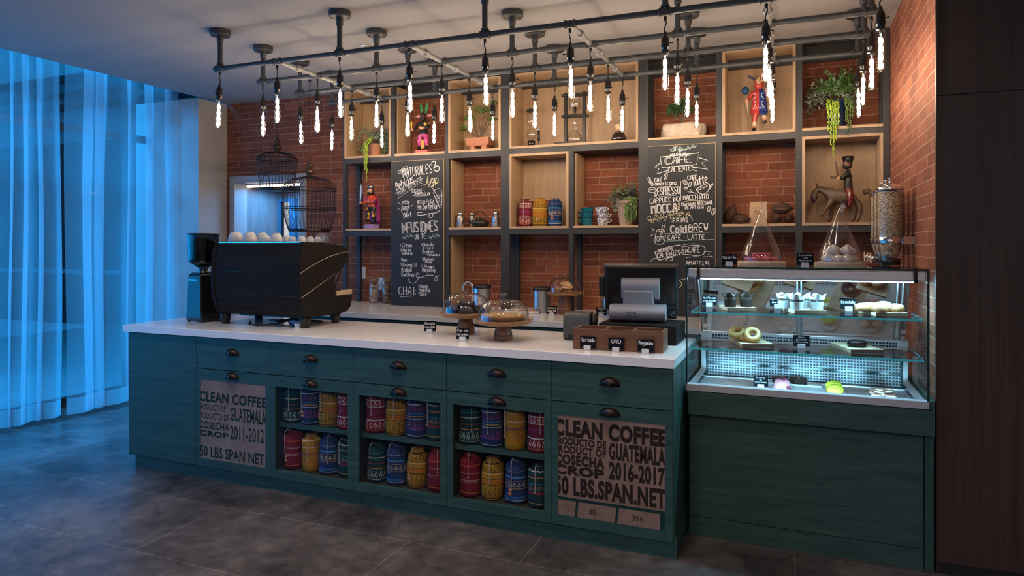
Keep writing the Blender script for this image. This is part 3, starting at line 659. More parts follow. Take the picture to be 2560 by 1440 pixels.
bookcase('middle section of black steel shelving holding the wide oak box of coffee brewers', -2.241, -1.083,
    [(-2.241, -2.203), (-1.686, -1.645, 2.249), (-1.120, -1.083)],
    [('box', -2.202, -1.121, 2.296, 2.92), ('box', -2.202, -1.686, 1.630, 2.252), ('board', -1.644, -1.121, 1.632, 1.650), ('side', -1.644, -1.632, 1.650, 2.24)],
    [(-2.203, -1.120, 2.295), (-2.203, -1.686, 1.629), (-1.645, -1.120, 1.631)])
bookcase('right section of black steel shelving reaching the brick corner', -1.082, .597,
    [(-1.082, -1.044), (-.540, -.496), (.006, .049), (.556, .597)],
    [('board', -1.044, -.540, 2.300, 2.318), ('box', -.496, .006, 2.302, 2.933), ('board', .049, .556, 2.305, 2.323), ('box', .048, .557, 1.633, 2.263), ('board', -.496, .006, 1.632, 1.651)],
    [(-1.044, -.540, 2.299), (-.496, .006, 2.301), (.049, .556, 2.304), (.049, .556, 1.632), (-.496, .006, 1.631)])
# ------------------------------------------------------------ chalkboards
def BX(pu, pv, bx0, bx1, u0, u1, zt, zb, vt, vb): return (bx0+(pu-u0)/(u1-u0)*(bx1-bx0), zt+(pv-vt)/(vb-vt)*(zb-zt))
def board(name, label, x0, x1, z0, z1):
    r = thing(name, label, 'chalkboard'); yb = YS-.0145
    M().box(x0, x1-.004, yb, yb+.014, z0, z1-.004).obj('slate', MT['chalkboard'], r); e = M(); e.box(x1-.004, x1, yb, yb+.014, z0, z1); e.box(x0, x1-.004, yb, yb+.014, z1-.004, z1)
    e.obj('oak_edge', MT['oak'], r); return r
rb = random.Random(5)
r = board('menu_chalkboard', 'tall black chalkboard menu of juices, infusions and chai', -3.328, -2.815, RTOP+.002, 2.244)
m = M(); my = M(); mg = M(); yl = YS-.0155
def q(u, v): return BX(u, v, -3.328, -2.815, 74, 545, 2.244, RTOP, 70, 1380)     # zoom-crop pixel -> board metres
kx = .513/471; kz = (2.244-RTOP)/1310
def H(mm, txt, u, v, hpx, wpx, **k): x, z = q(u, v); hand(mm, txt, x, z, hpx*kz, wpx*kx, y=yl, rr=rb, **k)
def P(mm, pts, wd=.0035, it=2): curl(mm, [q(*p) for p in pts], wd, yl, it)
H(m, 'NATURALES', 172, 222, 82, 275, rot=.10, wd=.006); P(m, [(432, 108), (445, 88), (470, 90), (472, 118), (452, 150), (470, 180), (500, 178), (508, 140), (480, 128), (462, 150)], .007)
P(m, [(120, 170), (205, 112), (215, 145), (140, 190), (120, 170)], .003, 1); H(m, 'Jugos', 140, 175, 26, 62, rot=.38, wd=.003)
H(m, 'Bebidas', 108, 335, 70, 180, rot=.36, shear=.2, wd=.0065); H(m, 'FRIAS · REFRESCOS', 130, 385, 32, 260, rot=.52, wd=.0035)
P(m, [(95, 365), (330, 225)], .0025, 0); P(m, [(120, 412), (350, 260)], .0025, 0)
H(my, 'Jugo', 362, 300, 74, 135, rot=.10, shear=.3, wd=.006); H(my, 'DIA', 405, 310, 36, 70, wd=.0035, rot=.08); P(my, [(480, 282), (512, 270)], .003, 0); P(my, [(335, 275), (355, 285)], .003, 0); P(my, [(338, 300), (355, 298)], .003, 0)
H(m, 'ROSA DE', 250, 362, 32, 105, wd=.0035); H(m, 'Jamaica', 262, 388, 34, 155, wd=.0045, shear=.25); P(m, [(280, 397), (400, 390)], .002, 0)
H(m, 'AGUA PURA', 303, 468, 38, 158, wd=.0042); H(m, 'POR', 303, 508, 30, 40, wd=.0035); H(m, 'botella', 352, 512, 48, 130, shear=.2, wd=.0055); P(m, [(303, 515), (345, 512)], .002, 0)
P(m, [(350, 540), (300, 540), (305, 565), (360, 565), (420, 548), (450, 560), (440, 590), (405, 585), (420, 550), (480, 548), (515, 520)], .005)
# soda can, glass with straw
P(m, [(165, 440), (152, 545), (205, 560), (232, 448), (165, 440)], .004, 1); curl(m, [(q(198, 446)[0]+a*kx*33, q(198, 446)[1]+b*kz*10) for a, b in ell(0, 0, 1, 1)], .0035, yl, 0); P(m, [(160, 482), (224, 486)], .003, 0); P(m, [(156, 512), (214, 520)], .003, 0); H(m, 'SODA', 165, 512, 22, 45, wd=.003)
H(m, 'Diet', 178, 585, 42, 75, wd=.006, rot=.1)
for a in ([(118, 440), (150, 465)], [(115, 515), (145, 495)], [(235, 485), (265, 472)]): P(m, a, .003, 0)
P(m, [(450, 350), (500, 330), (530, 345), (528, 500), (505, 505), (450, 365)], .004, 1); P(m, [(422, 322), (435, 315), (505, 420)], .004, 0); P(m, [(468, 400), (528, 395)], .003, 0); P(m, [(480, 420), (510, 415), (505, 445), (485, 445), (480, 420)], .003, 0); P(m, [(495, 455), (525, 450), (520, 480), (500, 478), (495, 455)], .003, 0)
H(m, 'INFUSIONES', 148, 728, 95, 345, rot=.055, wd=.004, dbl=.009); H(m, 'de TÉ', 280, 778, 48, 108, rot=.04, wd=.005)
for sgn, u0 in ((1, 160), (-1, 405)):
    P(mg, [(u0, 775), (u0+50, 752), (u0+105, 745)], .0025)
    for i in range(6): cx_, cz_ = q(u0+12+17*i, 768-5*i+(8 if i % 2 else -10)); curl(mg, ell(cx_, cz_, .010, .005, rot=.5 if i % 2 else -.5, n=10), .0022, yl, 0)
for t, u, v, w_, hh in (('Citron', 160, 850, 95, 34), ('Hasta', 160, 893, 85, 30), ('mañana', 160, 917, 98, 24), ('Ivys', 160, 980, 52, 32), ('Oolong 53', 160, 1026, 140, 34), ('Izabal', 160, 1072, 95, 36), ('Earl Grey', 160, 1115, 118, 34),
    ('Masala', 358, 842, 98, 32), ('C H A I', 358, 865, 90, 16), ('English', 358, 907, 98, 34), ('breakfast', 412, 928, 98, 18), ('Buenos', 364, 972, 102, 32), ('días', 376, 992, 72, 18), ('Té negro', 372, 1036, 88, 24), ('Darjeeling', 352, 1068, 116, 30),
    ('-Mango', 312, 1215, 95, 32), ('-Vainilla', 312, 1250, 110, 34), ('-Spice', 312, 1284, 78, 34)): H(m, t, u, v, hh, w_, wd=.0038)
for u, v in ((140, 835), (145, 878), (150, 965), (148, 1010), (152, 1055), (150, 1100), (342, 830), (347, 893), (350, 960), (345, 1025)): P(m, [(u, v-14), (u+10, v), (u+2, v+14)], .0045, 1)
P(m, [(220, 1135), (235, 1175), (285, 1175), (322, 1120), (315, 1080), (292, 1085), (295, 1120), (350, 1120), (400, 1095), (480, 1105), (488, 1145), (465, 1155), (460, 1125), (505, 1100)], .004)
H(m, 'CHAI', 132, 1285, 78, 145, wd=.006); P(m, [(145, 1300), (248, 1292)], .004, 0); P(m, [(288, 1240), (292, 1242)], .007, 0); P(m, [(288, 1268), (292, 1270)], .007, 0)
m.obj('chalk_lettering', MT['chalk'], r, recalc=False); my.obj('chalk_lettering', MT['chalk_y'], r, recalc=False); mg.obj('chalk_drawing', MT['chalk_g'], r, recalc=False)

r = board('menu_chalkboard', 'tall black chalkboard menu of hot coffee drinks behind the till', -1.043, -.541, RTOP+.002, 2.255)
m = M(); my = M(); mg = M()
_a = (2.255-1.352)/(1368-163); kx = .502/682; kz = _a
def q(u, v):
    x = -1.043+(u-82)*kx; v0 = 183-(u-82)*.051 if True else 0
    vv = v-(183-(u-82)*.051); k = 1+(u-82)/682*.045
    return (x, 2.252-vv*_a/k)
H(m, 'BEBIDAS DE', 312, 285, 24, 165, rot=.04, wd=.004); H(m, 'CAFÉ', 258, 370, 72, 262, rot=.045, wd=.0036, dbl=.011)
P(m, [(205, 292), (600, 250), (575, 372), (228, 398), (205, 292)], .0055, 0); P(m, [(212, 350), (150, 395), (195, 410), (172, 465), (300, 425), (305, 390)], .005, 0); P(m, [(600, 300), (685, 328), (625, 352), (685, 420), (545, 398), (520, 378)], .005, 0)
H(m, 'CALIENTES', 292, 452, 56, 265, rot=.06, wd=.0042); P(m, [(272, 455), (295, 447)], .004, 0); P(m, [(555, 432), (580, 438)], .004, 0)
for i in range(9):
    a = .2+.30*i; cx_, cz_ = q(375+rb.uniform(-15, 15), 245); curl(mg, ell(cx_+.03*math.cos(a), cz_+.034*math.sin(a), .016, .006, rot=a, n=10), .003, yl, 0)
P(mg, [(430, 225), (500, 205), (580, 172)], .003)
for i in range(6): cx_, cz_ = q(440+24*i, 216-8*i+(8 if i % 2 else -8)); curl(mg, ell(cx_, cz_, .009, .005, n=9, rot=.6), .0025, yl, 0)
for u, v, rx, rz, ro in ((97, 528, .010, .023, .3), (124, 568, .008, .014, .1), (265, 488, .012, .024, -.3), (462, 552, .013, .022, .5), (510, 575, .010, .017, -.4), (468, 612, .012, .010, 0), (158, 680, .009, .014, .2), (128, 630, .032, .020, 0), (698, 830, .010, .020, -.1), (742, 858, .012, .024, -.3)):
    cx_, cz_ = q(u, v); curl(m, ell(cx_, cz_, rx, rz, rot=ro, n=14), .0042, yl, 0); curl(m, [(cx_-rx*.2, cz_+rz*.7), (cx_+rx*.2, cz_), (cx_-rx*.2, cz_-rz*.7)] if rx < rz else [(cx_-rx*.8, cz_), (cx_, cz_+rz*.2), (cx_+rx*.8, cz_)], .0035, yl, 1)
H(m, 'CAFÉ', 152, 550, 40, 80, wd=.0045, rot=.04); H(m, 'americano', 152, 585, 40, 230, wd=.0045, rot=.02)
H(m, 'ESPRESSO', 182, 685, 78, 232, wd=.006, rot=.045); P(m, [(205, 598), (325, 590)], .0025, 0); P(mg, [(200, 697), (370, 685)], .003, 0)
H(m, 'CAPPUCCINO', 102, 770, 54, 310, wd=.005, rot=.05); H(m, 'MOCCA', 118, 872, 92, 262, wd=.005, rot=.05, dbl=.008)
for i, ch in enumerate('CON'): H(my, ch, 392, 785+27*i, 20, 22, wd=.0035)
P(m, [(418, 540), (418, 745)], .0035, 0)
H(m, 'CAFÉ', 488, 530, 44, 95, wd=.0048, rot=.05); H(m, 'latte', 545, 598, 82, 150, wd=.007, rot=.28, shear=.2)
P(m, [(570, 625), (640, 580), (700, 562), (705, 610), (680, 660), (640, 680), (600, 665), (570, 625)], .005, 1); P(m, [(575, 632), (620, 632), (702, 575)], .0035); P(m, [(705, 600), (735, 562), (738, 580), (700, 630)], .0045, 1); P(m, [(610, 615), (640, 600), (660, 605), (680, 592)], .004)
P(m, [(485, 650), (520, 655), (545, 655), (575, 675)], .0035); P(m, [(515, 622), (525, 655)], .0035, 0)
H(m, 'MACCHIATO', 444, 738, 50, 255, wd=.005, rot=.035); P(my, [(458, 752), (530, 740), (600, 748), (640, 738)], .003)
H(m, 'Chocolate ARTESANAL', 426, 800, 38, 315, wd=.004, rot=.045); H(m, 'DE ANTIGUA', 462, 830, 30, 185, wd=.0038, rot=.02)
P(my, [(80, 940), (200, 930), (320, 880), (420, 862), (530, 900)], .0035)
for i in range(13): cx_, cz_ = q(95+33*i, 935-6*i*(1 if i < 9 else .85)+(16 if i % 2 else -22)+(0 if i < 10 else (i-9)*10)); curl(my, ell(cx_, cz_, .010, .016, rot=-.5, n=10), .003, yl, 0)
H(m, 'FRIAS', 342, 968, 46, 155, wd=.0045, rot=.04); P(m, [(325, 958), (342, 952)], .004, 0); P(m, [(515, 905), (540, 945)], .003, 0)
H(m, 'Cold', 312, 1072, 75, 160, wd=.0045, dbl=.008, rot=.02); H(m, 'BREW', 500, 1062, 78, 195, wd=.006, rot=.02)
P(mg, [(268, 1078), (750, 1070)], .003, 0); P(mg, [(268, 1155), (750, 1145)], .003, 0); H(m, 'CAFÉ · LATTE', 288, 1142, 46, 372, wd=.0045, rot=.012)
P(m, [(175, 1050), (160, 1085), (152, 1170), (180, 1188), (245, 1185), (265, 1095), (252, 1050)], .0045, 1); P(m, [(172, 1045), (210, 1058), (258, 1042), (215, 1030), (172, 1045)], .004, 1); P(m, [(195, 1160), (235, 990), (258, 985), (215, 1130)], .0038, 0); P(m, [(160, 1112), (262, 1108)], .003, 0); P(m, [(175, 1120), (200, 1125), (195, 1155), (172, 1150), (175, 1120)], .0035, 0); P(m, [(215, 1120), (240, 1115), (238, 1145), (215, 1145), (215, 1120)], .0035, 0)
for a in ([(118, 1020), (150, 1050)], [(122, 1062), (142, 1062)], [(102, 1102), (142, 1080)]): P(m, a, .0035, 0)
P(m, [(152, 1268), (280, 1215), (440, 1192), (425, 1290), (300, 1320), (190, 1358), (152, 1268)], .005, 1); H(m, 'BEBIDAS', 195, 1270, 32, 150, wd=.004, rot=.18); H(m, 'CALIENTES', 182, 1330, 50, 240, wd=.0048, rot=.16); H(m, 'SIN', 440, 1280, 34, 50, wd=.0045, rot=.05); H(m, 'CAFÉ', 495, 1280, 56, 118, wd=.0048, rot=.06)
P(m, [(445, 1215), (560, 1200), (668, 1215), (640, 1320), (430, 1290)], .0045, 1); P(m, [(660, 1270), (725, 1268), (690, 1298), (735, 1322), (640, 1325)], .0045, 0); P(m, [(440, 1195), (520, 1185), (600, 1190)], .003); P(m, [(470, 1330), (580, 1315)], .003); P(m, [(105, 1365), (150, 1325), (205, 1352)], .004); P(m, [(260, 1360), (300, 1322), (340, 1330), (330, 1360), (308, 1350)], .004)
H(m, 'AMATEUR', 468, 1402, 36, 235, wd=.005, rot=.02); H(m, 'A', 372, 1445, 44, 24, wd=.004); P(my, [(395, 1560), (470, 1545)], .003); curl(my, ell(q(385, 1600)[0], q(385, 1600)[1], .03, .03), .004, yl, 0)
m.obj('chalk_lettering', MT['chalk'], r, recalc=False); my.obj('chalk_lettering', MT['chalk_y'], r, recalc=False); mg.obj('chalk_drawing', MT['chalk_g'], r, recalc=False)

# ------------------------------------------------------------ little chalk cards in acrylic holders
def card(lines, loc, label, wdt=.088, hgt=.062, rz=0, tilt=.12, group='price cards on the counters'):
    r = thing('name_card', label, 'sign', loc, rz)
    a = M(); a.box(-.018, .018, -.006, .010, 0, .024); a.obj('acrylic_holder', MT['acrylic'], r, bevel=.002)
    ct, sn = math.cos(tilt), math.sin(tilt); mt = Matrix.Translation((0, .013, .010)) @ Matrix.Rotation(-tilt, 4, 'X')
    c = M(); c.box(-wdt/2, wdt/2, 0, .0025, 0, hgt, mt); c = c.obj('slate_card', MT['tealcard'], r)
    t = M(); n = len(lines); lh = (hgt-.019)/max(n, 1.35)
    for i, l in enumerate(lines):
        st, tw = strokes(l); hh = min(lh*.64, hgt*.34); ww = min(wdt*.86, tw*hh/6)
        hand(t, l, 0, hgt-.003-lh*(i+.82), hh, ww, wd=hh*.15, align='c', y=-.0006, jit=.1)
    t.xf(mt); t.obj('handwriting', MT['ink'], c, recalc=False); return r

# ------------------------------------------------------------ pastry display: base cabinet and refrigerated glass case
GX0, GX1, GF = -.518, .566, 3.60
r = thing('pastry_cabinet', 'dark green wooden base cabinet under the lit pastry case', 'cabinet')
M().box(-.506, .588, 3.66, 4.30, .0, .694).obj('body', MT['teal'], r)
M().box(-.506, .588, 3.60, 3.66, .628, .746).obj('top_rail', MT['teal'], r, bevel=.002)
M().box(-.506, .548, 3.637, 3.66, .099, .622).obj('front_panel', MT['teal'], r, bevel=.0015); M().box(-.506, .548, 3.637, 3.66, 0, .096).obj('toe_board', MT['teal'], r)
M().box(.552, .588, 3.632, 3.66, 0, .627).obj('end_stile', MT['teal_v'], r, bevel=.0015)
M().box(.570, .588, GF+.01, 4.30, .746, .786).obj('filler', MT['teal_v'], r)
r = thing('pastry_case', 'refrigerated glass pastry case glowing blue-white beside the counter', 'display case')
GB = 4.17; GT = 1.380
MT['casemetal'] = pl('case_white_metal', (.50, .50, .53), .4, .2)
m = M(); m.box(GX0, GX1, GF, GF+.05, .750, .784); m.box(GX0, GX1, GF+.061, GB+.10, .695, .703); m.box(GX0, GX0+.010, GF+.061, GB, .703, .762); m.box(GX1-.010, GX1, GF+.061, GB, .703, .762); m.obj('base_tray', MT['casemetal'], r, bevel=.002)
M().box(GX0+.011, GX1-.011, GF+.062, GB, .7215, .7235).obj('deck', MT['deck'], r); M().box(GX0+.035, GX1-.035, GF+.075, GF+.140, .7236, .7242).obj('front_grille', MT['perf_xy'], r)
m = M(); m.box(GX0+.011, GX1-.011, GB-.016, GB, .7235, .732); m.box(GX0+.011, GX0+.03, GF+.062, GB-.016, .7235, .729); m.box(GX1-.03, GX1-.011, GF+.062, GB-.016, .7235, .729); m.obj('deck_rim', MT['alu'], r)
M().box(GX0+.006, GX1-.006, GB+.002, GB+.005, .703, .905).obj('rear_panel', MT['darkedge'], r)
for z0, z1 in ((.738, .800), (.812, .890)): M().box(GX0+.045, GX1-.045, GB, GB+.002, z0, z1).obj('rear_grille', MT['perf_xz'], r)
m = M(); m.box(GX0+.006, GX1-.006, GB-.012, GB+.03, .905, .913); m.box(GX0+.006, GX1-.006, GB-.004, GB+.03, .921, .929); m.box(GX0+.006, GX1-.006, GB+.01, GB+.03, .913, .985); m.obj('sill_rail', MT['alu'], r)
M().box(GX0+.07, GX1-.06, GB+.006, GB+.009, .933, .975).obj('rear_grille', MT['perf_xz'], r)
for x in (GX0+.012, GX1-.036):
    m = M(); m.box(x, x+.024, GB-.03, GB-.006, .762, .985); m.obj('upright', MT['alu'], r)
    m = M(); m.add([(x, GF+.051, .764), (x+.024, GF+.051, .764), (x+.024, GB-.03, .762), (x, GB-.03, .762), (x, GF+.051, .784), (x+.024, GF+.051, .784), (x+.024, GB-.03, .780), (x, GB-.03, .780)], [(0, 3, 2, 1), (4, 5, 6, 7), (0, 1, 5, 4), (1, 2, 6, 5), (2, 3, 7, 6), (3, 0, 4, 7)]); m.obj('floor_rail', MT['alu'], r)
# front, sides, top glass with dark edges
def pane(name, a, b_, c, d, e, f, mat='glass', parent=r): return M().box(a, b_, c, d, e, f).obj(name, MT[mat], parent)
def sheetq(name, pts, mat, parent=r): return M().add(pts, [(0, 1, 2, 3)]).obj(name, MT[mat], parent, recalc=False)
sheetq('front_glass', [(GX0+.005, GF+.004, .784), (GX1-.005, GF+.004, .784), (GX1-.005, GF+.004, GT-.004), (GX0+.005, GF+.004, GT-.004)], 'pane')
sheetq('side_glass', [(GX0+.003, GF+.008, .784), (GX0+.003, GB+.04, .784), (GX0+.003, GB-.16, GT), (GX0+.003, GF+.008, GT)], 'pane')
sheetq('side_glass', [(GX1-.003, GF+.008, .784), (GX1-.003, GB+.04, .784), (GX1-.003, GB-.16, GT), (GX1-.003, GF+.008, GT)], 'pane')
pane('top_glass', GX0, GX1, GF, GB-.12, GT-.001, GT+.006, 'glass')
m = M(); m.box(GX0, GX0+.008, GF, GF+.008, .784, GT); m.box(GX1-.010, GX1, GF, GF+.008, .784, GT); m.box(GX0, GX1, GF-.001, GF+.003, GT-.003, GT+.007); m.box(GX1-.004, GX1+.0005, GF+.003, GB-.12, GT-.001, GT+.0065); m.obj('glass_edge', MT['darkedge'], r)
M().box(GX0+.012, GX1-.012, GF+.016, GF+.046, GT-.046, GT-.004).obj('header', MT['alu'], r, bevel=.003)
M().box(GX0+.05, GX1-.03, GF+.200, GF+.222, GT-.066, GT-.062).obj('light_strip', MT['led'], r); M().box(GX0+.01, GX1-.01, GF+.196, GF+.226, GT-.062, GT-.048).obj('light_channel', MT['alu'], r)
for x in (GX0+.055, GX1-.062): m = M(); m.box(x, x+.014, GF-.003, GF+.014, GT-.040, GT+.012); m.cyl((x+.007, GF-.006, GT-.048), .010, .02, 12, 'y'); m.obj('hinge', MT['bronze'], r)
M().box(GX0+.05, GX1-.05, GF+.0625, GF+.068, .7245, .731).obj('light_strip', MT['rim_fill'], r); M().box(GX0+.04, GX1-.04, GF+.062, GF+.090, .734, .737).obj('light_shield', MT['alu'], r)  # hidden strip added behind the rim to brighten deck and plates
# rear sliding doors: leaning, reflective glass in thin frames
A0, A1 = (GB+.02, .985), (GB-.20, GT-.006)
def RP(t, x, o=0): return (x, A0[0]+(A1[0]-A0[0])*t+o, A0[1]+(A1[1]-A0[1])*t)
xm = (GX0+GX1)/2
for x0, x1, o in ((GX0+.02, xm+.02, 0), (xm-.02, GX1-.02, .012)): sheetq('rear_door', [RP(.02, x0, o), RP(.02, x1, o), RP(.98, x1, o), RP(.98, x0, o)], 'mirrorglass')
m = M()
for x in (GX0+.012, xm-.012, xm+.008, GX1-.075, GX1-.05): m.tube([RP(0, x, -.004), RP(1, x, -.004)], .0045, 6)
m.tube([RP(.0, GX0+.01), RP(.0, GX1-.01)], .006, 6); m.tube([RP(1, GX0+.01), RP(1, GX1-.01)], .006, 6); m.obj('rear_door_frame', MT['alu'], r)
for (z, yf, yb) in ((1.146, 3.72, 4.06), (.962, 3.67, 4.12)):
    s = M().box(GX0+.012, GX1-.012, yf, yb, z-.009, z-.0005).obj('glass_shelf', MT['glass'], r); m = M(); m.box(GX0+.012, GX1-.012, yf-.0012, yf, z-.0095, z); m.box(GX0+.0105, GX0+.012, yf, yb, z-.0095, z); m.box(GX1-.012, GX1-.0105, yf, yb, z-.0095, z); m.obj('shelf_edge', MT['glassedge'], s)
    for x in (GX0+.006, GX1-.05): c = M(); c.box(x, x+.044, yf+.05, yf+.062, z-.003, z+.006); c.box(x, x+.03, yf+.03, yf+.085, z-.016, z-.0095); c.obj('shelf_clip', MT['chrome'], r)
def Wz(u, v, z):
    a = (u-CX)/F; dx = -SA+CA*a; dy = CA+SA*a; dz = (HZ-v)/F; t = (z-CAMZ)/dz
    return Vector((dx*t, dy*t, z))
def rz_(o, a): o.rotation_euler = (0, 0, a); return o
# ------------------------------------------------------------ food
MT['choc'] = noisy('chocolate_crumb', (.018, .008, .005), (.05, .022, .012), 60, rough=.6, bmp=.4)
MT['chocglaze'] = pl('chocolate_glaze', (.010, .006, .006), .12)
MT['glaze'] = noisy('sugar_glaze_dough', (.50, .27, .075), (.66, .44, .17), 14, rough=.22)
MT['dough'] = noisy('baked_dough', (.28, .11, .035), (.48, .24, .09), 22, rough=.55, bmp=.3)
MT['icing'] = pl('icing', (.72, .68, .62), .4)
MT['crumble'] = noisy('pie_crumble', (.42, .20, .06), (.70, .48, .20), 45, rough=.7, bmp=.6, bd=.01)
MT['crust'] = noisy('pie_crust', (.30, .12, .035), (.46, .21, .07), 25, rough=.6)
MT['papbrown'] = pl('brown_baking_paper', (.022, .013, .010), .8, spec=.1); MT['papwhite'] = pl('white_baking_paper', (.42, .43, .42), .8, spec=.2)
MT['macaron'] = pl('pink_macaron', (.62, .11, .105), .6); MT['macfill'] = pl('macaron_cream', (.50, .07, .07), .5)
MT['macpale'] = pl('pale_macaron', (.72, .48, .38), .6); MT['macpalefill'] = pl('brown_cream', (.20, .09, .05), .5)
MT['meringue'] = noisy('meringue', (.62, .52, .42), (.72, .64, .56), 14, rough=.6)
MT['lemon'] = pl('lemon_glaze', (.62, .66, .05), .2); MT['pinkcake'] = pl('pink_mousse', (.70, .30, .38), .4); MT['berry'] = noisy('berries', (.02, .01, .03), (.25, .01, .03), 40, rough=.4)
def donut(name, loc, m, label, R_=.030, r=.0155, rot=None, group=None):
    o = tag(M().torus((0, 0, 0), R_, r, 28, 14, sc=(1, 1, 1.05)).obj(name, m), label, 'doughnut', group); o.location = loc
    if rot: o.rotation_euler = rot
    return o
def serving_board(pu, pv, z, w_, d_, label, th=.018, a=math.radians(20)):
    c = Wz(pu, pv, z); r = thing('serving_board', label, 'board', (c.x, c.y, z+.0006), a, 'wooden boards in the pastry case')
    M().box(0, w_, 0, d_, 0, th).obj('board', MT['boardwood'], r, bevel=.0008); M().box(.0005, w_-.0005, -.0012, 0, .0005, th-.0005).obj('dark_front_edge', MT['boarddark'], r)  # darker strip set along the front edge
    mt = Matrix.Translation((c.x, c.y, z+.0006+th)) @ Matrix.Rotation(a, 4, 'Z')
    return lambda x, y, h=0: mt @ Vector((x, y, h))
ZU, ZL, ZD = 1.1455, .9615, .7240
def tulip(loc, pap, label, h=.075, r=.028, seed=0, rz=0):
    t = thing('muffin', label, 'muffin', loc, rz, 'tulip muffins in the pastry case'); rr = random.Random(seed)
    def fn(q, hh, a):
        k = max(0, (hh-h*.55)/(h*.45)); return q*(1+.16*k*math.cos(4*a+.4))
    n = 24; rings = []
    for (q, hh) in ((.02, 0), (r, 0), (r*1.08, h*.3), (r*1.18, h*.6), (r*1.28, h*.8), (r*1.36, h*1.0)):
        ring = []
        for j in range(n):
            a = 2*PI*j/n; pk = max(0, (hh-h*.6)/(h*.4)); zz = hh-pk*h*.30*(1-abs(math.cos(2*a+.2)))*1.0; ring.append(Vector((fn(q, hh, a)*math.cos(a), fn(q, hh, a)*math.sin(a), zz)))
        rings.append(ring)
    o = M().grid(rings, True, (True, False), smooth=False).obj('paper_cup', pap, t, recalc=False); s = o.modifiers.new('s', 'SOLIDIFY'); s.thickness = .001
    M().ball((0, 0, h*.60), r*1.22, 16, 10, (1, 1, .72)).obj('muffin_top', MT['choc'], t); return t
f = serving_board(1818, 778, ZU, .155, .17, 'wooden board under the two brown-paper muffins')
for i, (x, y) in enumerate(((.028, .045), (.116, .058))): tulip(f(x, y), MT['papbrown'], '%s dark chocolate muffin in brown tulip paper' % ('left', 'right')[i], .080, .029, i, .3*i)
f = serving_board(1986, 784.6, ZU, .160, .17, 'wooden board under the white-paper muffins')
for i, (x, y) in enumerate(((.022, .040), (.125, .045), (-.015, .115), (.085, .125))): tulip(f(x+.005, y), MT['papwhite'], '%s banana muffin in white tulip paper' % ('front left', 'front right', 'back left', 'back right')[i], .082, .029, 5+i, .25*i)
f = serving_board(2190, 791, ZU, .155, .19, 'wooden board under the iced cinnamon rolls')
def roll(loc, label, seed, rot):
    t = thing('cinnamon_roll', label, 'pastry', loc, rot, 'iced cinnamon rolls'); rr = random.Random(seed); m = M()
    m.lathe([(.006, 0), (.036, .001), (.042, .012), (.040, .026), (.030, .034), (.014, .038), (.002, .039)], 22, fn=lambda q, h, a: q*(1+.06*math.sin(3*a+seed)+.03*math.sin(7*a))); m.obj('roll', MT['dough'], t)
    s = M()
    for k in range(7):
        x = -.034+.0115*k; pts = []
        for i in range(9):
            y = -.036+.009*i; rr_ = math.hypot(x, y)
            if rr_ > .042: continue
            pts.append((x+.003*math.sin(i*1.4+k), y, .0395-(rr_/.042)**2.4*.014))
        if len(pts) > 1: s.tube(pts, .0016, 5)
    s.obj('icing', MT['icing'], t); return t
for i, (x, y, h) in enumerate(((.035, .035, 0), (.118, .048, 0), (.030, .125, .0), (.095, .120, .006), (-.02, .09, .0))): roll(f(x, y, h), 'cinnamon roll with white icing lines, %s of its board' % ('front left', 'front right', 'back left', 'back right', 'far left')[i], i, i*.7)
f = serving_board(1855, 868.5, ZL, .165, .25, 'wooden board under the glazed doughnuts')
donut('doughnut', f(.072, .060, .040), MT['glaze'], 'glazed doughnut tilted up in front on its board', .030, .0165, (math.radians(52), .1, .1), 'glazed doughnuts')
donut('doughnut', f(.055, .105, .017), MT['glaze'], 'glazed doughnut lying flat at the bottom of its pile', .030, .0165, None, 'glazed doughnuts')
donut('doughnut', f(.012, .130, .043), MT['glaze'], 'glazed doughnut leaning behind the upright one', .030, .0165, (math.radians(25), -.3, .4), 'glazed doughnuts')
f = serving_board(2127, 883, ZL, .16, .25, 'wooden board under the single black doughnut')
donut('doughnut', f(.075, .10, .0165), MT['chocglaze'], 'black chocolate-glazed doughnut alone on its board', .031, .0165)
for (u, v, z, ls, lb) in ((1773, 768, ZU, ['Muffin de', 'chocolate'], 'chalk card reading Muffin de chocolate'), (1944, 772, ZU, ['Muffin de', 'Banano'], 'chalk card reading Muffin de Banano'), (2122, 778, ZU, ['Encanelados'], 'chalk card reading Encanelados'),
    (2004, 872, ZL, ['Dona', 'glaseada', 'y Chocolate'], 'chalk card reading Dona glaseada y Chocolate')):
    p = Wz(u, v, z); card(ls, (p.x, p.y+.006, z+.0005), lb, .080, .052 if len(ls) < 3 else .056, math.radians(4))
p = Wz(1902, 972, ZD); card(['Brownie', 'de', 'Chocolate'], (p.x, p.y, ZD+.0005), 'chalk card reading Brownie de Chocolate', .075, .056, math.radians(3))
def oval(loc, a, b_, label, rz=0, h=.012):
    m = M(); m.lathe([(.01, 0), (.62, 0), (.70, .0015), (1.0, h), (.985, h+.0015), (.66, .005), (.01, .004)], 40, fn=lambda q, hh, t: q)
    m.v = [(x*a, y*b_, z) for x, y, z in m.v]; o = tag(m.obj('oval_plate', MT['white']), label, 'plate', 'white oval plates on the case floor'); o.location = loc; o.rotation_euler = (0, 0, rz); return o
py_ = 3.93
QX = [W(u, 970, py_).x for u in (1822, 1955, 2086, 2205)]
oval((QX[0], py_, ZD+.0004), .066, .122, 'empty white oval plate at the left of the case floor')
oval((QX[1], py_, ZD+.0004), .066, .122, 'white oval plate holding the pink cake')
oval((QX[2], py_, ZD+.0004), .066, .122, 'white oval plate holding the lemon cakes'); oval((QX[3], py_, ZD+.0004), .072, .122, 'white oval plate piled with pale macarons')
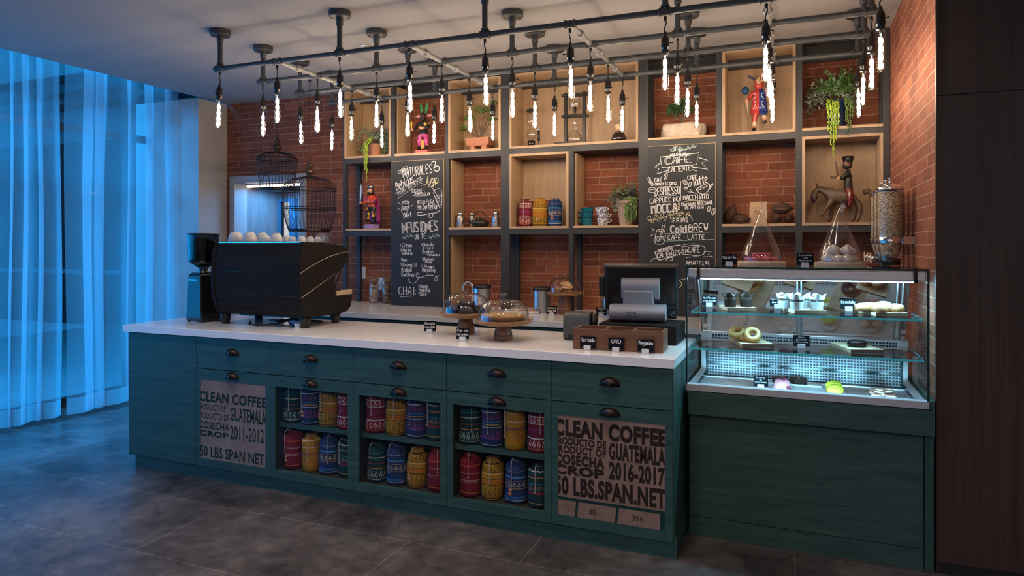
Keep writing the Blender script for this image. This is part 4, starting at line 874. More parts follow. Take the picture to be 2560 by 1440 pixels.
m = M(); m.box(-.135, .135, -.05, .05, 0, .004); m.box(-.135, .135, -.05, -.046, .004, .012); m.box(-.135, .135, .046, .05, .004, .012); m.box(-.135, -.131, -.046, .046, .004, .012); m.box(.131, .135, -.046, .046, .004, .012)
o = tag(m.obj('platter', MT['white'], bevel=.001), 'white rectangular platter of brownies at the back of the case floor', 'plate'); o.location = (0.0, 4.103, ZD+.0004)
for i, (x, rz) in enumerate(((-.075, .5), (.02, .5))):
    r = thing('brownie', '%s dark brownie on the white rectangular platter' % ('left', 'right')[i], 'brownie', (x, 4.103, ZD+.0048), rz, 'brownies on the platter'); M().box(-.036, .036, -.024, .024, 0, .030).obj('slab', MT['choc'], r, bevel=.002); b = M(); b.ball((0, 0, .033), .007, 8, 6, (1.2, .8, .6)); b.obj('nut', MT['dough'], r)
r = thing('mousse_cake', 'pink mousse cake topped with dark berries', 'cake', (QX[1], 3.90, ZD+.0055)); M().lathe([(.01, 0), (.042, 0), (.043, .006), (.036, .048), (.024, .057), (.004, .059)], 24).obj('mousse', MT['pinkcake'], r); b = M()
for i in range(6): b.ball((.014*math.cos(i*1.05), .014*math.sin(i*1.05)-.008*(i % 2), .061), .0075, 8, 6)
b.ball((.030, -.030, .02), .010, 8, 6); b.ball((.038, -.022, .012), .009, 8, 6); b.obj('berries', MT['berry'], r)
for i, y in enumerate((3.875, 3.98)):
    o = tag(M().ball((0, 0, .028), .034, 20, 12, (1.25, .92, .82)).obj('lemon_cake', MT['lemon']), 'lemon-shaped yellow glazed cake, %s on its plate' % ('front one', 'back one')[i], 'cake', 'lemon cakes'); o.location = (QX[2], y, ZD+.0055); o.rotation_euler = (0, 0, .3)
def macaron(loc, label, sh, fi, group, rot=(0, 0, 0), s=1):
    t = thing('macaron', label, 'macaron', loc, 0, group); t.rotation_euler = rot; t.scale = (s, s, s)
    M().lathe([(.002, .0), (.016, .0005), (.0205, .004), (.0215, .0085), (.020, .0088)], 20).obj('shell', sh, t); M().lathe([(.020, .0125), (.0215, .0128), (.0205, .0175), (.016, .021), (.002, .0225)], 20).obj('shell', sh, t); M().cyl((0, 0, .0086), .0195, .0042, 18).obj('filling', fi, t); return t
for i, (x, y, h) in enumerate(((-.034, -.078, 0), (.032, -.076, 0), (0, -.038, 0), (-.036, -.004, 0), (.036, .0, 0), (0, .036, 0), (-.030, .074, 0), (.032, .074, 0), (-.018, -.060, .0255), (.026, -.03, .0255))):
    macaron((QX[3]+x, py_+y, ZD+.006+h), 'pale pink macaron on the oval plate, %s' % ('front left', 'front right', 'front middle', 'left of centre', 'right of centre', 'in the centre', 'back left', 'back right', 'stacked on top at the left', 'stacked on top at the right')[i], MT['macpale'], MT['macpalefill'], 'pale macarons in the case', (.0 if i < 8 else .25, 0, i*1.1), 1.1)
# on top of the case
TZ = GT+.0065
def cloche(loc, label):
    t = thing('glass_cloche', label, 'cloche', loc, 0, 'curled glass cloches on the pastry case'); m = M()
    prof = [(.098, 0), (.100, .012), (.098, .035), (.088, .065), (.070, .105), (.053, .145), (.038, .182), (.026, .212), (.0185, .232), (.0150, .246)]
    rings = [[Vector((q*math.cos(2*PI*j/36), q*math.sin(2*PI*j/36), h)) for j in range(36)] for q, h in prof]
    for (x, h, q) in ((.004, .256, .0135), (.012, .268, .0125), (.017, .280, .0115), (.016, .291, .0100), (.008, .300, .0085), (-.003, .308, .0068), (-.009, .316, .0052), (-.0095, .324, .0030), (-.0085, .329, .0006)):
        rings.append([Vector((x+q*math.cos(2*PI*j/36), q*math.sin(2*PI*j/36), h)) for j in range(36)])
    m.grid(rings, True, (False, True)); m.obj('glass', MT['domeglass'], t); M().torus((0, 0, .002), .098, .002, 36, 6).obj('rim', MT['acrylic'], t); return t
def round_board(loc, r_, label):
    m = M(); m.lathe([(.01, 0), (r_-.002, 0), (r_, .004), (r_, .021), (r_-.003, .024), (.01, .024)], 44); o = tag(m.obj('round_board', MT['boardwood'], auto=40), label, 'board', 'round boards on the pastry case'); o.location = loc; return o
C1 = (-.160, 3.775); C2 = (.206, 3.775)
round_board((*C1, TZ), .119, 'round wooden board under the pink macarons'); cloche((*C1, TZ+.0243), 'curl-tipped glass cloche over the pink macarons')
round_board((*C2, TZ), .119, 'round wooden board under the meringues'); cloche((*C2, TZ+.0243), 'curl-tipped glass cloche over the meringues')
bz = TZ+.0246
lay = [(-.062, -.030, 0), (-.020, -.048, 0), (.026, -.044, 0), (.066, -.022, 0), (-.045, .028, 0), (.0, .0, 0), (.045, .030, 0), (-.022, -.026, .0226), (.028, -.020, .0226), (.0, .022, .0226)]
for i, (x, y, h) in enumerate(lay): macaron((C1[0]+x, C1[1]+y, bz+h), 'pink macaron under the glass cloche, %s' % ('bottom row far left', 'bottom row front left', 'bottom row front right', 'bottom row far right', 'bottom row back left', 'bottom row centre', 'bottom row back right', 'upper row left', 'upper row right', 'upper row back')[i], MT['macaron'], MT['macfill'], 'pink macarons under the cloche', (0, 0, i), 1.03)
def meringue(loc, s, label, seed):
    rr = random.Random(seed); m = M(); a0 = rr.uniform(0, 6)
    m.lathe([(.004, 0), (.028, .0), (.036, .008), (.038, .018), (.033, .030), (.022, .040), (.012, .047), (.003, .054)], 36, fn=lambda q, h, a: q*(1+.16*math.sin(6*a+h*60+a0)*min(1, h*60)))
    o = tag(m.obj('meringue', MT['meringue'], auto=60), label, 'meringue', 'meringues under the cloche'); o.location = loc; o.scale = (s, s, s); o.rotation_euler = (0, 0, a0); return o
for i, (x, y, h, s) in enumerate(((-.046, -.024, 0, .95), (-.010, -.048, 0, .8), (.032, -.040, 0, .85), (.050, .004, 0, .9), (-.03, .042, 0, .95), (.03, .042, 0, .92), (-.028, -.012, .036, 1.0), (.034, -.012, .036, 1.0))): meringue((C2[0]+x, C2[1]+y, bz+h), s, 'white swirled meringue under glass, %s' % ('bottom left', 'bottom front left', 'bottom front right', 'bottom right', 'back left', 'back right', 'top left', 'top right')[i], i)
p = W(1823, 667, 3.70); card(['Macarrón'], (p.x, 3.70, TZ+.0005), 'chalk card reading Macarrón on the pastry case', .076, .052)
p = W(2013, 669, 3.69); card(['Espumilla', 'con', 'Almendra'], (p.x, 3.69, TZ+.0005), 'chalk card reading Espumilla con Almendra on the pastry case', .078, .060)
# cereal dispensers on the right wall
MT['cereal'] = noisy('dry_cereal', (.10, .055, .02), (.62, .48, .28), 150, rough=.7, lo=.40, hi=.60, bmp=.5, detail=2)
def dispenser(loc, label):
    t = thing('cereal_dispenser', label, 'dispenser', loc, 0, 'wall-mounted cereal dispensers'); r_ = .066
    m = M(); m.lathe([(r_, 0), (r_, .27)], 36, (0, 0, .118), caps=(False, False)); m.lathe([(.052, .0), (.050, .03), (.060, .075), (r_, .118)], 36, (0, 0, 0), caps=(False, False)); m.obj('canister', MT['domeglass'], t)
    m = M(); m.lathe([(.040, .02), (.044, .035), (.056, .08), (.0625, .12), (.0625, .375), (.03, .384), (.002, .385)], 32); m.obj('cereal', MT['cereal'], t)
    m = M(); m.lathe([(.052, -.026), (.052, .0), (.050, .012), (.03, .014), (.002, .014)], 32); m.obj('spout', MT['blackgloss'], t)
    m = M(); m.lathe([(.068, .386), (.0695, .392), (.066, .400), (.050, .414), (.025, .422), (.008, .424), (.007, .440), (.010, .448), (.015, .452), (.014, .456), (.002, .458)], 36); m.obj('lid', MT['chrome'], t)
    m = M(); m.lathe([(.0685, .100), (.0685, .128), (.067, .130), (.067, .098)], 40, caps=(False, False)); m.box(.05, .112, -.03, -.024, .092, .130); m.box(.05, .112, .024, .03, .092, .130); m.box(.109, .1135, -.045, .045, .075, .145); m.obj('wall_bracket', MT['chrome'], t)
    m = M(); m.cyl((-.085, 0, .012), .007, .04, 12, 'x'); m.lathe([(.011, 0), (.013, .01), (.011, .02)], 12, (-.092, 0, .012), 'x'); m.obj('spindle', MT['chrome'], t); m = M(); m.box(-.099, -.091, -.03, .03, .004, .020, Matrix.Translation((0, 0, .012)) @ Matrix.Rotation(1.2, 4, 'X') @ Matrix.Translation((0, 0, -.012))); m.obj('turn_handle', MT['boardwood'], t, bevel=.002)
    return t
for i, (y, lb) in enumerate(((4.29, 'nearest'), (4.47, 'middle'), (4.65, 'farthest'))): dispenser((.486, y, 1.412), '%s of the three chrome-lidded cereal dispensers on the brick side wall' % lb)
# ------------------------------------------------------------ grinder and espresso machine
MT['smoke'] = glass('smoked_plastic', (.20, .22, .25), .06, .5); MT['beans'] = noisy('coffee_beans', (.008, .004, .003), (.05, .025, .014), 90, rough=.5, bmp=.6)
t = thing('coffee_grinder', 'tall black coffee grinder with bean hopper left of the espresso machine', 'grinder', (-3.868, 3.655, TOPZ+.0005), math.radians(-6))
m = M(); m.grid([[Vector((x*sx, y*sy+oy, z)) for x, y in ((-1, -1), (1, -1), (1, 1), (-1, 1))] for sx, sy, oy, z in ((.088, .10, .02, .008), (.088, .10, .02, .030), (.080, .080, .0, .09), (.070, .075, 0, .30), (.070, .075, 0, .330), (.05, .055, 0, .345))], smooth=False); m.obj('body', MT['blackgloss'], t, bevel=.012, seg=3)
m = M()
for x in (-.07, .07):
    for y in (-.06, .10): m.cyl((x, y, 0), .01, .01, 10)
m.obj('foot', MT['black'], t)
M().box(-.088, .15, .02, .11, .004, .022).obj('spill_tray', MT['black'], t, bevel=.005)
m = M(); m.lathe([(.030, .335), (.034, .36), (.028, .372), (.040, .380), (.095, .418), (.100, .44), (.104, .612)], 32, caps=(False, False)); m.obj('hopper', MT['smoke'], t)
m = M(); m.lathe([(.02, .385), (.038, .386), (.088, .42), (.092, .44), (.094, .56), (.05, .585), (.002, .59)], 28); m.obj('beans', MT['beans'], t)
m = M(); m.lathe([(.107, .608), (.108, .616), (.10, .620), (.002, .621)], 32); m.obj('hopper_lid', MT['black'], t)
m = M(); m.lathe([(.036, .34), (.038, .352), (.033, .356)], 24, caps=(False, False)); m.obj('collar', MT['chrome'], t)
m = M(); typ(m, 'SIMONELLI', -.052, .285, .016, .085, -.0775); m.obj('lettering', MT['chrome'], t, recalc=False)
EX0, EX1 = -3.625, -2.880
t = thing('espresso_machine', 'wide black espresso machine with cups warming on top', 'espresso machine', (0, 0, 0))
prof = [(3.520, 1.517), (3.500, 1.46), (3.488, 1.39), (3.483, 1.32), (3.485, 1.24), (3.493, 1.17), (3.505, 1.11), (3.525, 1.065), (3.56, 1.036), (3.61, 1.026), (3.92, 1.028), (3.985, 1.038), (4.02, 1.065), (4.034, 1.10), (4.038, 1.148), (3.86, 1.152), (3.845, 1.20), (3.842, 1.285), (3.945, 1.347), (3.995, 1.405), (3.998, 1.43), (3.985, 1.470), (3.955, 1.487), (3.85, 1.502), (3.72, 1.513)]
MB_ = M(); pin = [(y+.006*(1 if y < 3.75 else -1)*(0 if z < 1.16 and y > 3.8 else 1), z-.006 if z > 1.4 else z) for y, z in prof]
MB_.prism(pin, EX0+.03, EX1-.03, 'yz'); MB_.obj('housing', MT['blackmatte'], t, auto=25)
for x0, x1 in ((EX0, EX0+.03), (EX1-.03, EX1)): m = M().prism(prof, x0, x1, 'yz'); m.obj('side_panel', MT['blackmatte'], t, bevel=.007, seg=3)
def strip(name, pts, r_, mat, par=t): M().tube(pts, r_, 6).obj(name, mat, par)
MT['trimgold'] = pl('satin_trim', (.50, .43, .36), .3, .9)
for x in (EX1+.0005, EX0-.0005):
    cv = []
    for i in range(15):
        s = i/14; cv.append((x, 3.490+(3.992-3.490)*s, 1.318+(1.447-1.318)*(1-(1-s)**1.7)))
    strip('trim_strip', cv, .0026, MT['trimgold']); strip('trim_strip', [(x, 3.494, 1.160), (x, 3.60, 1.202), (x, 3.72, 1.252), (x, 3.842, 1.303)], .0026, MT['trimgold'])
for z, y in ((1.322, 3.4895), (1.166, 3.4995), (1.105, 3.512)): strip('seam_strip', [(EX0+.03, y, z), (EX1-.03, y, z)], .0022, MT['bronze'])
M().box(EX0+.028, EX1-.028, 3.524, 3.545, 1.508, 1.520).obj('front_rail', MT['chrome'], t, bevel=.003)
m = M(); m.box(EX0+.03, EX1-.03, 3.545, 3.94, 1.497, 1.5065); m.obj('cup_warmer', MT['steel'], t)
m = M(); m.box(EX0+.035, EX1-.035, 3.87, 4.03, 1.152, 1.166); m.obj('drip_tray', MT['steel'], t); M().box(EX1-.034, EX1-.004, 3.865, 4.042, 1.150, 1.182).obj('tray_end', MT['boardwood'], t, bevel=.003)
for x in (-3.633+.02, -2.937):
    for y in (3.605, 3.92): m = M(); m.lathe([(.026, 0), (.028, .03), (.034, .04), (.036, .078)], 20, (x, y, TOPZ+.0004)); m.obj('foot', MT['black'], t)
for x in (-3.42, -3.08): m = M(); m.cyl((x, 3.90, 1.235), .032, .06, 20); m.obj('group_head', MT['chrome'], t); m = M(); m.tube([(x, 3.90, 1.225), (x, 4.0, 1.22), (x, 4.08, 1.205)], [.012, .012, .015], 8); m.obj('portafilter', MT['black'], t)
m = M(); m.tube([(-2.915, 3.90, 1.345), (-2.905, 3.935, 1.33), (-2.905, 3.93, 1.29), (-2.912, 3.90, 1.24), (-2.914, 3.885, 1.20), (-2.91, 3.93, 1.185)], .006, 8); m.obj('steam_wand', MT['black'], t)
for nm, lb, pts in (('power_cable', 'black cable lying in loops under the espresso machine', [(-3.50, 3.72, .966), (-3.40, 3.60, .963), (-3.30, 3.56, .963), (-3.22, 3.62, .966), (-3.16, 3.70, .985), (-3.10, 3.66, .970), (-3.02, 3.60, .963), (-2.985, 3.64, .972), (-2.985, 3.70, 1.02)]), ('drain_hose', 'grey drain hose curving under the espresso machine', [(-3.40, 3.80, .970), (-3.30, 3.76, .972), (-3.20, 3.80, .985), (-3.10, 3.86, .972), (-3.0, 3.86, .969)])):
    tag(M().tube(soft(pts, 0) if False else pts, .006 if 'cable' in nm else .009, 7).obj(nm, MT['black'] if 'cable' in nm else MT['pipe']), lb, 'cable')
tag(M().box(-.02, .02, -.02, .02, 0, .028).obj('acrylic_block', MT['acrylic'], loc=(-2.985, 3.60, TOPZ+.0005)), 'small clear acrylic block beside the right machine foot', 'holder')
def cup(loc, r_, h, label, grp):
    m = M(); m.lathe([(r_*.55, h), (r_*.70, h*.93), (r_*.88, h*.65), (r_*.98, h*.3), (r_, 0), (r_*.94, 0), (r_*.9, h*.35), (r_*.6, h*.88), (.002, h*.9)], 28); m.lathe([(r_*.5, h), (r_*.5, h*1.05), (r_*.44, h*1.05), (r_*.44, h)], 24, caps=(False, False))
    o = tag(m.obj('cup', MT['cup']), label, 'cup', grp); o.location = loc; return o
cups = [(589.3, 38, 581.6, 3.62, 'first cup from the left'), (624, 36, 581.6, 3.61, 'second cup from the left, front row'), (655, 31, 583, 3.74, 'cup behind the third one'), (662, 29, 588.5, 3.60, 'third cup of the front row'), (691, 31, 587.5, 3.60, 'fourth cup of the front row'), (691, 32, 584, 3.76, 'cup behind the fourth one'),
        (717, 22, 590, 3.76, 'fifth cup, low and set back'), (731, 22, 592.5, 3.60, 'small cup left of the rail end'), (754.5, 23, 592, 3.62, 'small cup third from the right'), (775.6, 21, 592.5, 3.66, 'small cup second from the right'), (794, 20, 593, 3.72, 'small cup at the right end')]
for u, w_, v, y, lb in cups:
    p = W(u, v, y); k = mpp(p.x, y); cup((p.x, y, 1.5068), max(w_*k/2, .024), max(p.z-1.5068, .035), lb+' upside down on the espresso machine', 'cups warming on the machine')
for i, (u, y) in enumerate(((802, 3.80), (814, 3.72))):
    p = W(u, 588, y); m = M(); m.lathe([(.028, 0), (.030, .055), (.030, .062), (.024, .066), (.002, .066)], 20, caps=(False, True)); m.lathe([(.027, 0.002), (.0285, .05)], 20, caps=(False, True)); o = tag(m.obj('shot_glass', MT['domeglass']), '%s clear glass upside down at the right of the espresso machine top' % ('back', 'front')[i], 'glass', 'glasses on the machine'); o.location = (p.x, y, 1.5068)
# ------------------------------------------------------------ cake stands
def stand(loc, R_, foot, label, dz, sides=44, dome=True, k=1):
    t = thing('cake_stand', label, 'cake stand', loc, 0, 'wooden cake stands with glass domes')
    m = M(); m.lathe([(.002, 0), (.052*k, 0), (.054*k, .006), (.054*k, foot*.30), (.050*k, foot*.36), (.053*k, foot*.40), (.047*k, foot*.70), (.038*k, foot)], 32); m.obj('pedestal', MT['walnut'] if foot < .15 else MT['acacia'], t, auto=35)
    m = M(); m.lathe([(.002, 0), (R_*.55, 0), (R_*.9, .010), (R_*.985, .018), (R_, .030), (R_-.004, .032), (.002, .032)], sides, (0, 0, foot)); m.obj('plate', MT['acacia'], t, auto=22)
    rd = R_*.885; z = foot+.0325; m = M()
    m.lathe([(rd, 0), (rd, dz*.25), (rd*.97, dz*.48), (rd*.86, dz*.72), (rd*.66, dz*.90), (rd*.40, dz*.975), (.016, dz)], 48, (0, 0, z), caps=(False, True)); d = m.obj('glass_dome', MT['domeglass'], t)
    m = M(); m.lathe([(.016, 0), (.011, .006), (.011, .012), (.019, .022), (.020, .030), (.012, .033), (.002, .033)], 20, (0, 0, z+dz-.001)); m.obj('knob', MT['domeglass'], d); return z
s2 = (-1.530, 3.580, TOPZ+.0004); s1 = (-1.842, 3.735, TOPZ+.0004)
z2 = stand(s2, .165, .082, 'cake stand with faceted wooden plate and glass dome over the apple pie', .118, 11)
z1 = stand(s1, .162, .098, 'cake stand with glass dome over dark chocolate cakes', .118, 44)
t = thing('apple_pie', 'round crumble-topped apple pie under the right glass dome', 'pie', (s2[0], s2[1], s2[2]+z2+.0003)); m = M(); m.lathe([(.002, 0), (.105, 0), (.125, .022), (.122, .028), (.11, .024), (.002, .024)], 48, fn=lambda q, h, a: q*(1+.018*math.sin(26*a)*(h > .01))); m.obj('crust', MT['crust'], t)
m = M(); rr = random.Random(3)
for i in range(150):
    a = rr.uniform(0, 6.28); q_ = .112*math.sqrt(rr.random()); s_ = rr.uniform(.006, .011); m.ball((q_*math.cos(a), q_*math.sin(a), .027), s_, 6, 4, (1.2, 1, .7))
o = m.obj('crumble', MT['crumble'], t); o['kind'] = 'stuff'
for i, (x, y, h, s_) in enumerate(((-.055, -.04, 0, .046), (.03, -.058, 0, .042), (.07, .025, 0, .042), (-.01, .05, 0, .046), (-.083, .038, 0, .036), (.01, -.005, .034, .050))):
    m = M(); m.lathe([(.002, 0), (s_*.85, 0), (s_, .008), (s_*.97, .024), (s_*.75, .036), (s_*.35, .041), (.002, .042)], 24, fn=lambda q, hh, a: q*(1+.05*math.sin(5*a+i))); o = tag(m.obj('chocolate_cake', MT['choc'] if i % 2 else MT['chocglaze']), 'dark chocolate cake under the left glass dome, %s' % ('left', 'front', 'right', 'back', 'far left', 'stacked on top')[i], 'cake', 'chocolate cakes under the dome'); o.location = (s1[0]+x, s1[1]+y, s1[2]+z1+.0004+h)
for (u, v, ls, lb) in ((1074, 833, ['Rosca de', 'chocolate'], 'blue-lit chalk card reading Rosca de chocolate on the counter'), (1156, 853, ['Pay de', 'Manzana'], 'chalk card reading Pay de Manzana on the counter')): p = Wz(u, v, TOPZ); card(ls, (p.x, p.y, TOPZ+.0005), lb, .072, .062, math.radians(22), .2)
p = Wz(1356, 833, TOPZ); m = M(); m.box(-.05, .03, -.02, .03, 0, .0008); m.box(.035, .075, -.02, .03, 0, .0008); tag(m.obj('paper_slip', MT['white'], loc=(p.x, 3.98, TOPZ+.0004)), 'small white paper slips at the back of the counter', 'paper')
# ------------------------------------------------------------ till area
t = thing('receipt_printer', 'dark grey receipt printer left of the till', 'printer', (-1.150, 3.80, TOPZ+.0005), math.radians(6)); MT['printer'] = pl('printer_grey', (.055, .056, .058), .45)
m = M(); m.prism([(-.095, .012), (-.095, .115), (-.085, .140), (-.06, .152), (.06, .152), (.095, .125), (.095, .012)], -.073, .073, 'yz'); m.obj('body', MT['printer'], t, bevel=.006); M().box(-.066, .066, -.09, .09, 0, .012).obj('base', MT['black'], t); m = M(); m.box(.020, .026, -.0975, -.094, .05, .075); m.box(-.045, .045, -.097, -.094, .014, .032); m.obj('port_recess', MT['black'], t)
m = M(); m.cyl((.073, .02, .095), .048, .028, 24, 'x'); m.obj('paper_cover', MT['black'], t); m = M(); typ(m, 'EPSON', -.022, .150, .008, .040, 0); m.v = [(x, -.075+(z-.150)*.9, .1495+(z-.150)*.35) for x, y, z in m.v]; m.obj('lettering', MT['acrylic'], t, recalc=False)
t = thing('cash_drawer', 'black metal cash drawer under the touch screen till', 'cash drawer', (0, 0, 0)); m = M(); m.box(-1.01, -.585, 3.72, 4.045, TOPZ+.0005, 1.062); m.obj('case', MT['blackmatte'], t, bevel=.003); M().box(-1.0, -.595, 4.045, 4.049, .97, 1.05).obj('drawer_front', MT['black'], t)
MT['posgrey'] = pl('till_grey', (.30, .29, .31), .42, .25)
t = thing('touch_till', 'touch screen till seen from behind, on the black cash drawer', 'till', (-.822, 3.885, 1.0625), math.radians(7))
pf = []
for i in range(11): a = PI/2+PI*i/10*.94; pf.append((-.055+.046*math.cos(a), .054+.046*math.sin(a)))
pf = [(.095, .03), (.09, .055), (.06, .085), (.02, .097)]+pf+[(-.04, .012), (.09, .012)]
m = M(); m.prism(pf, -.155, .155, 'yz'); m.obj('base', MT['posgrey'], t, bevel=.004, auto=30); m = M()
for x in (-.12, .12): m.box(x-.02, x+.02, -.04, .07, 0, .013)
m.obj('foot', MT['black'], t)
m = M(); m.prism([(-.088, .085), (.088, .085), (.080, .175), (-.080, .175)], .0, .05, 'xz'); m.xf(Matrix.Translation((0, -.012, .0)) @ Matrix.Rotation(.16, 4, 'X')); m.obj('neck', MT['posgrey'], t, bevel=.005)
sc = Matrix.Translation((.010, .040, .192)) @ Matrix.Rotation(math.radians(10), 4, 'X')
m = M(); m.grid([[sc @ Vector(p) for p in r_] for r_ in ([(-.205, -.018, -.132), (.205, -.018, -.132), (.205, -.018, .125), (-.205, -.018, .125)], [(-.212, .015, -.145), (.212, .015, -.145), (.212, .015, .135), (-.212, .015, .135)], [(-.212, .03, -.145), (.212, .03, -.145), (.212, .03, .135), (-.212, .03, .135)])], smooth=False); sr = m.obj('screen_housing', MT['black'], t, bevel=.010, seg=3)
m = M(); m.box(-.19, .19, -.0215, -.018, .068, .118, sc); m.box(-.19, -.125, -.0215, -.018, -.10, .06, sc); m.box(.125, .19, -.0215, -.018, -.10, .06, sc); m.obj('vent_panel', MT['blackgloss'], sr)
m = M(); m.box(-.2, .2, .0302, .031, -.115, .122, sc); m.obj('display', pl('dark_screen', (.01, .012, .016), .1), sr)
m = M(); pq = [(-.020, .062), (-.040, .055), (-.056, .03), (-.058, 0), (-.050, -.06), (-.020, -.06)]; m.prism(pq, -.108, .108, 'yz'); m.xf(sc); m.obj('hinge_cover', MT['posgrey'], t, bevel=.006)
m = M(); m.box(-.080, .080, -.062, -.052, -.075, -.042, sc); m.obj('hinge_slot', MT['black'], t)
m = M(); m.box(-.24, -.208, -.012, .02, -.06, .06, sc); m.obj('card_reader', MT['black'], t, bevel=.004)
m = M(); typ(m, 'micros', -.060, .052, .018, .056, -.1017, .01); typ(m, 'ORACLE', -.062, .033, .011, .060, -.1017, .0); m.obj('lettering', MT['inkbrown'], t, recalc=False)
m = M()
for k in range(5): m.tube([(.135+.01*k, .04, .04+.006*k), (.175+.008*k, .02, .035+.005*k), (.205, .05, .02+.008*k), (.195, .10, .012+.006*k), (.13, .12, .012+.004*k)], .0045, 6)
m.obj('cable_bundle', MT['black'], t)
t = thing('divided_box', 'long walnut box with three open compartments in front of the till', 'box', (-1.066, 3.418, TOPZ+.0005), math.radians(2)); m = M(); m.box(0, .462, 0, .013, 0, .106); m.box(0, .462, .162, .175, 0, .106); m.box(0, .013, .013, .162, 0, .106); m.box(.449, .462, .013, .162, 0, .106); m.box(.154, .165, .013, .162, 0, .104); m.box(.301, .312, .013, .162, 0, .104); m.box(.013, .449, .013, .162, 0, .008); m.obj('box', MT['walnut'], t, bevel=.001)
for i, x in enumerate((.083, .233, .381)): m = M().box(x-.066, x+.066, .016, .159, .008, .078); m.obj('coffee_beans', MT['beans'] if i < 2 else noisy('green_beans', (.16, .12, .06), (.30, .24, .13), 90, rough=.6, bmp=.6), t)
for (u, v, s_, lb) in ((1471, 874, 'Tostado', 'chalk card reading Tostado leaning on the walnut box'), (1541, 879, 'ORO', 'chalk card reading ORO leaning on the walnut box'), (1614, 884, 'Pergamino', 'chalk card reading Pergamino leaning on the walnut box')): p = Wz(u, v, TOPZ); card([s_], (p.x, min(p.y, 3.395), TOPZ+.0005), lb, .082, .058, math.radians(3), .12)
# ------------------------------------------------------------ on the rear counter
RZ = RTOP+.0005
def jar(u, lb, mt):
    p = W(u, 755, 5.44); t = thing('storage_jar', lb, 'jar', (p.x, 5.44, RZ), 0, 'cork-lidded jars on the rear counter'); m = M(); m.lathe([(.004, 0), (.044, 0), (.048, .006), (.048, .175), (.040, .192), (.040, .202)], 28, caps=(True, False)); m.obj('glass', MT['domeglass'], t)
    m = M(); m.lathe([(.042, .203), (.044, .205), (.044, .222), (.042, .224), (.002, .224)], 24); m.obj('cork_lid', MT['acacia'], t); m = M(); m.tube([(-.044, 0, .203), (-.047, 0, .225), (-.03, 0, .233), (.03, 0, .233), (.047, 0, .225), (.044, 0, .203)], .0022, 6); m.obj('clip', MT['chrome'], t)
    m = M(); rr = random.Random(u)
    for i in range(190):
        a = rr.uniform(0, 6.28); q_ = .036*math.sqrt(rr.uniform(.3, 1)); m.ball((q_*math.cos(a), q_*math.sin(a), rr.uniform(.012, .165)), rr.uniform(.008, .0105), 6, 4, (1.1, .9, .8))
    o = m.obj('nuts', mt, t); o['kind'] = 'stuff'
jar(935, 'left cork-lidded jar of pale nuts on the rear counter', noisy('pale_nuts', (.42, .30, .22), (.66, .56, .46), 30, rough=.6)); jar(968, 'right cork-lidded jar of brown nuts beside the juice menu', noisy('brown_nuts', (.16, .08, .04), (.46, .30, .17), 40, rough=.6))
for i, (u, v, lb) in enumerate(((906, 682, 'white wall plate on the brick left of the nut jars'), (953, 710, 'white wall outlet plate between the two nut jars'))):
    p = W(u, v, YB-.004); t = thing('wall_plate', lb, 'outlet', (p.x, YB-.0005, p.z), 0, 'white wall plates'); M().box(-.034, .034, -.006, 0, -.056, .056).obj('plate', MT['white'], t, bevel=.002); M().box(-.017, .017, -.008, -.006, -.034, .034).obj('insert', MT['cup'], t)
def canister(u, y, r_, h, lb):
    p = W(u, 740, y); t = thing('steel_canister', lb, 'canister', (p.x, y, RZ), 0, 'steel canisters on the rear counter'); m = M(); m.lathe([(.004, 0), (r_, 0), (r_, h*.84)], 32); m.obj('body', MT['steel'], t, auto=40); m = M(); m.lathe([(r_+.002, h*.84), (r_+.003, h*.86), (r_+.003, h*.96), (r_*.7, h), (.002, h*1.005)], 32); m.obj('lid', MT['black'], t); m = M(); m.tube([(r_, -.01, h*.86), (r_+.02, -.012, h*.80), (r_+.03, -.014, h*.62), (r_+.028, -.014, h*.52)], .0018, 5); m.obj('wire_clip', MT['chrome'], t)
canister(1205, 5.16, .072, .215, 'steel canister with black lid behind the left cake dome'); canister(1355, 5.212, .072, .205, 'steel canister with black lid left of the cookie stand'); canister(1527, 5.21, .072, .205, 'steel canister hidden mostly behind the till screen')
p = W(1166, 720, 5.30); t = thing('faucet', 'chrome gooseneck faucet on the rear counter', 'faucet', (p.x+.03, 5.30, RZ)); m = M(); m.tube([(.03, 0, .0), (.03, 0, .165)]+[(-.015+.045*math.cos(PI*i/10), 0, .175+.045*math.sin(PI*i/10)) for i in range(11)]+[(-.06, 0, .15)], .010, 10); m.cyl((.03, 0, 0), .022, .02, 16); m.obj('spout', MT['chrome'], t)
rs = (-1.665, 5.12, RZ); zr = stand(rs, .140, .142, 'tall cake stand of cookies on the rear counter left of the till', .115, 14)
rs2 = (W(1546, 731, 4.95).x, 4.95, RZ); zr2 = stand(rs2, .140, .142, 'tall cake stand on the rear counter hidden partly by the till', .115, 14)
MT['cookie'] = noisy('cookie', (.34, .15, .05), (.55, .31, .13), 35, rough=.7, bmp=.3)
def cookie(loc, rot, label, grp, r_=.045):
    m = M(); m.lathe([(.002, 0), (r_*.9, 0), (r_, .005), (r_*.8, .011), (.002, .013)], 22); o = tag(m.obj('cookie', MT['cookie']), label, 'cookie', grp); o.location = loc; o.rotation_euler = rot
for i, (x, y, z, rt) in enumerate(((-.05, -.02, 0, (0, 0, 0)), (.045, -.035, 0, (0, 0, 1)), (0, .045, 0, (0, 0, 2)), (-.035, -.01, .022, (.25, .15, 0)), (.030, -.015, .034, (.35, -.2, 1)), (.0, .02, .056, (.3, .1, 0)))): cookie((rs[0]+x, rs[1]+y, rs[2]+zr+.001+z), rt, 'cookie under the rear glass dome, %s' % ('bottom left', 'bottom right', 'bottom back', 'leaning left', 'leaning right', 'on top')[i], 'cookies under the rear dome')
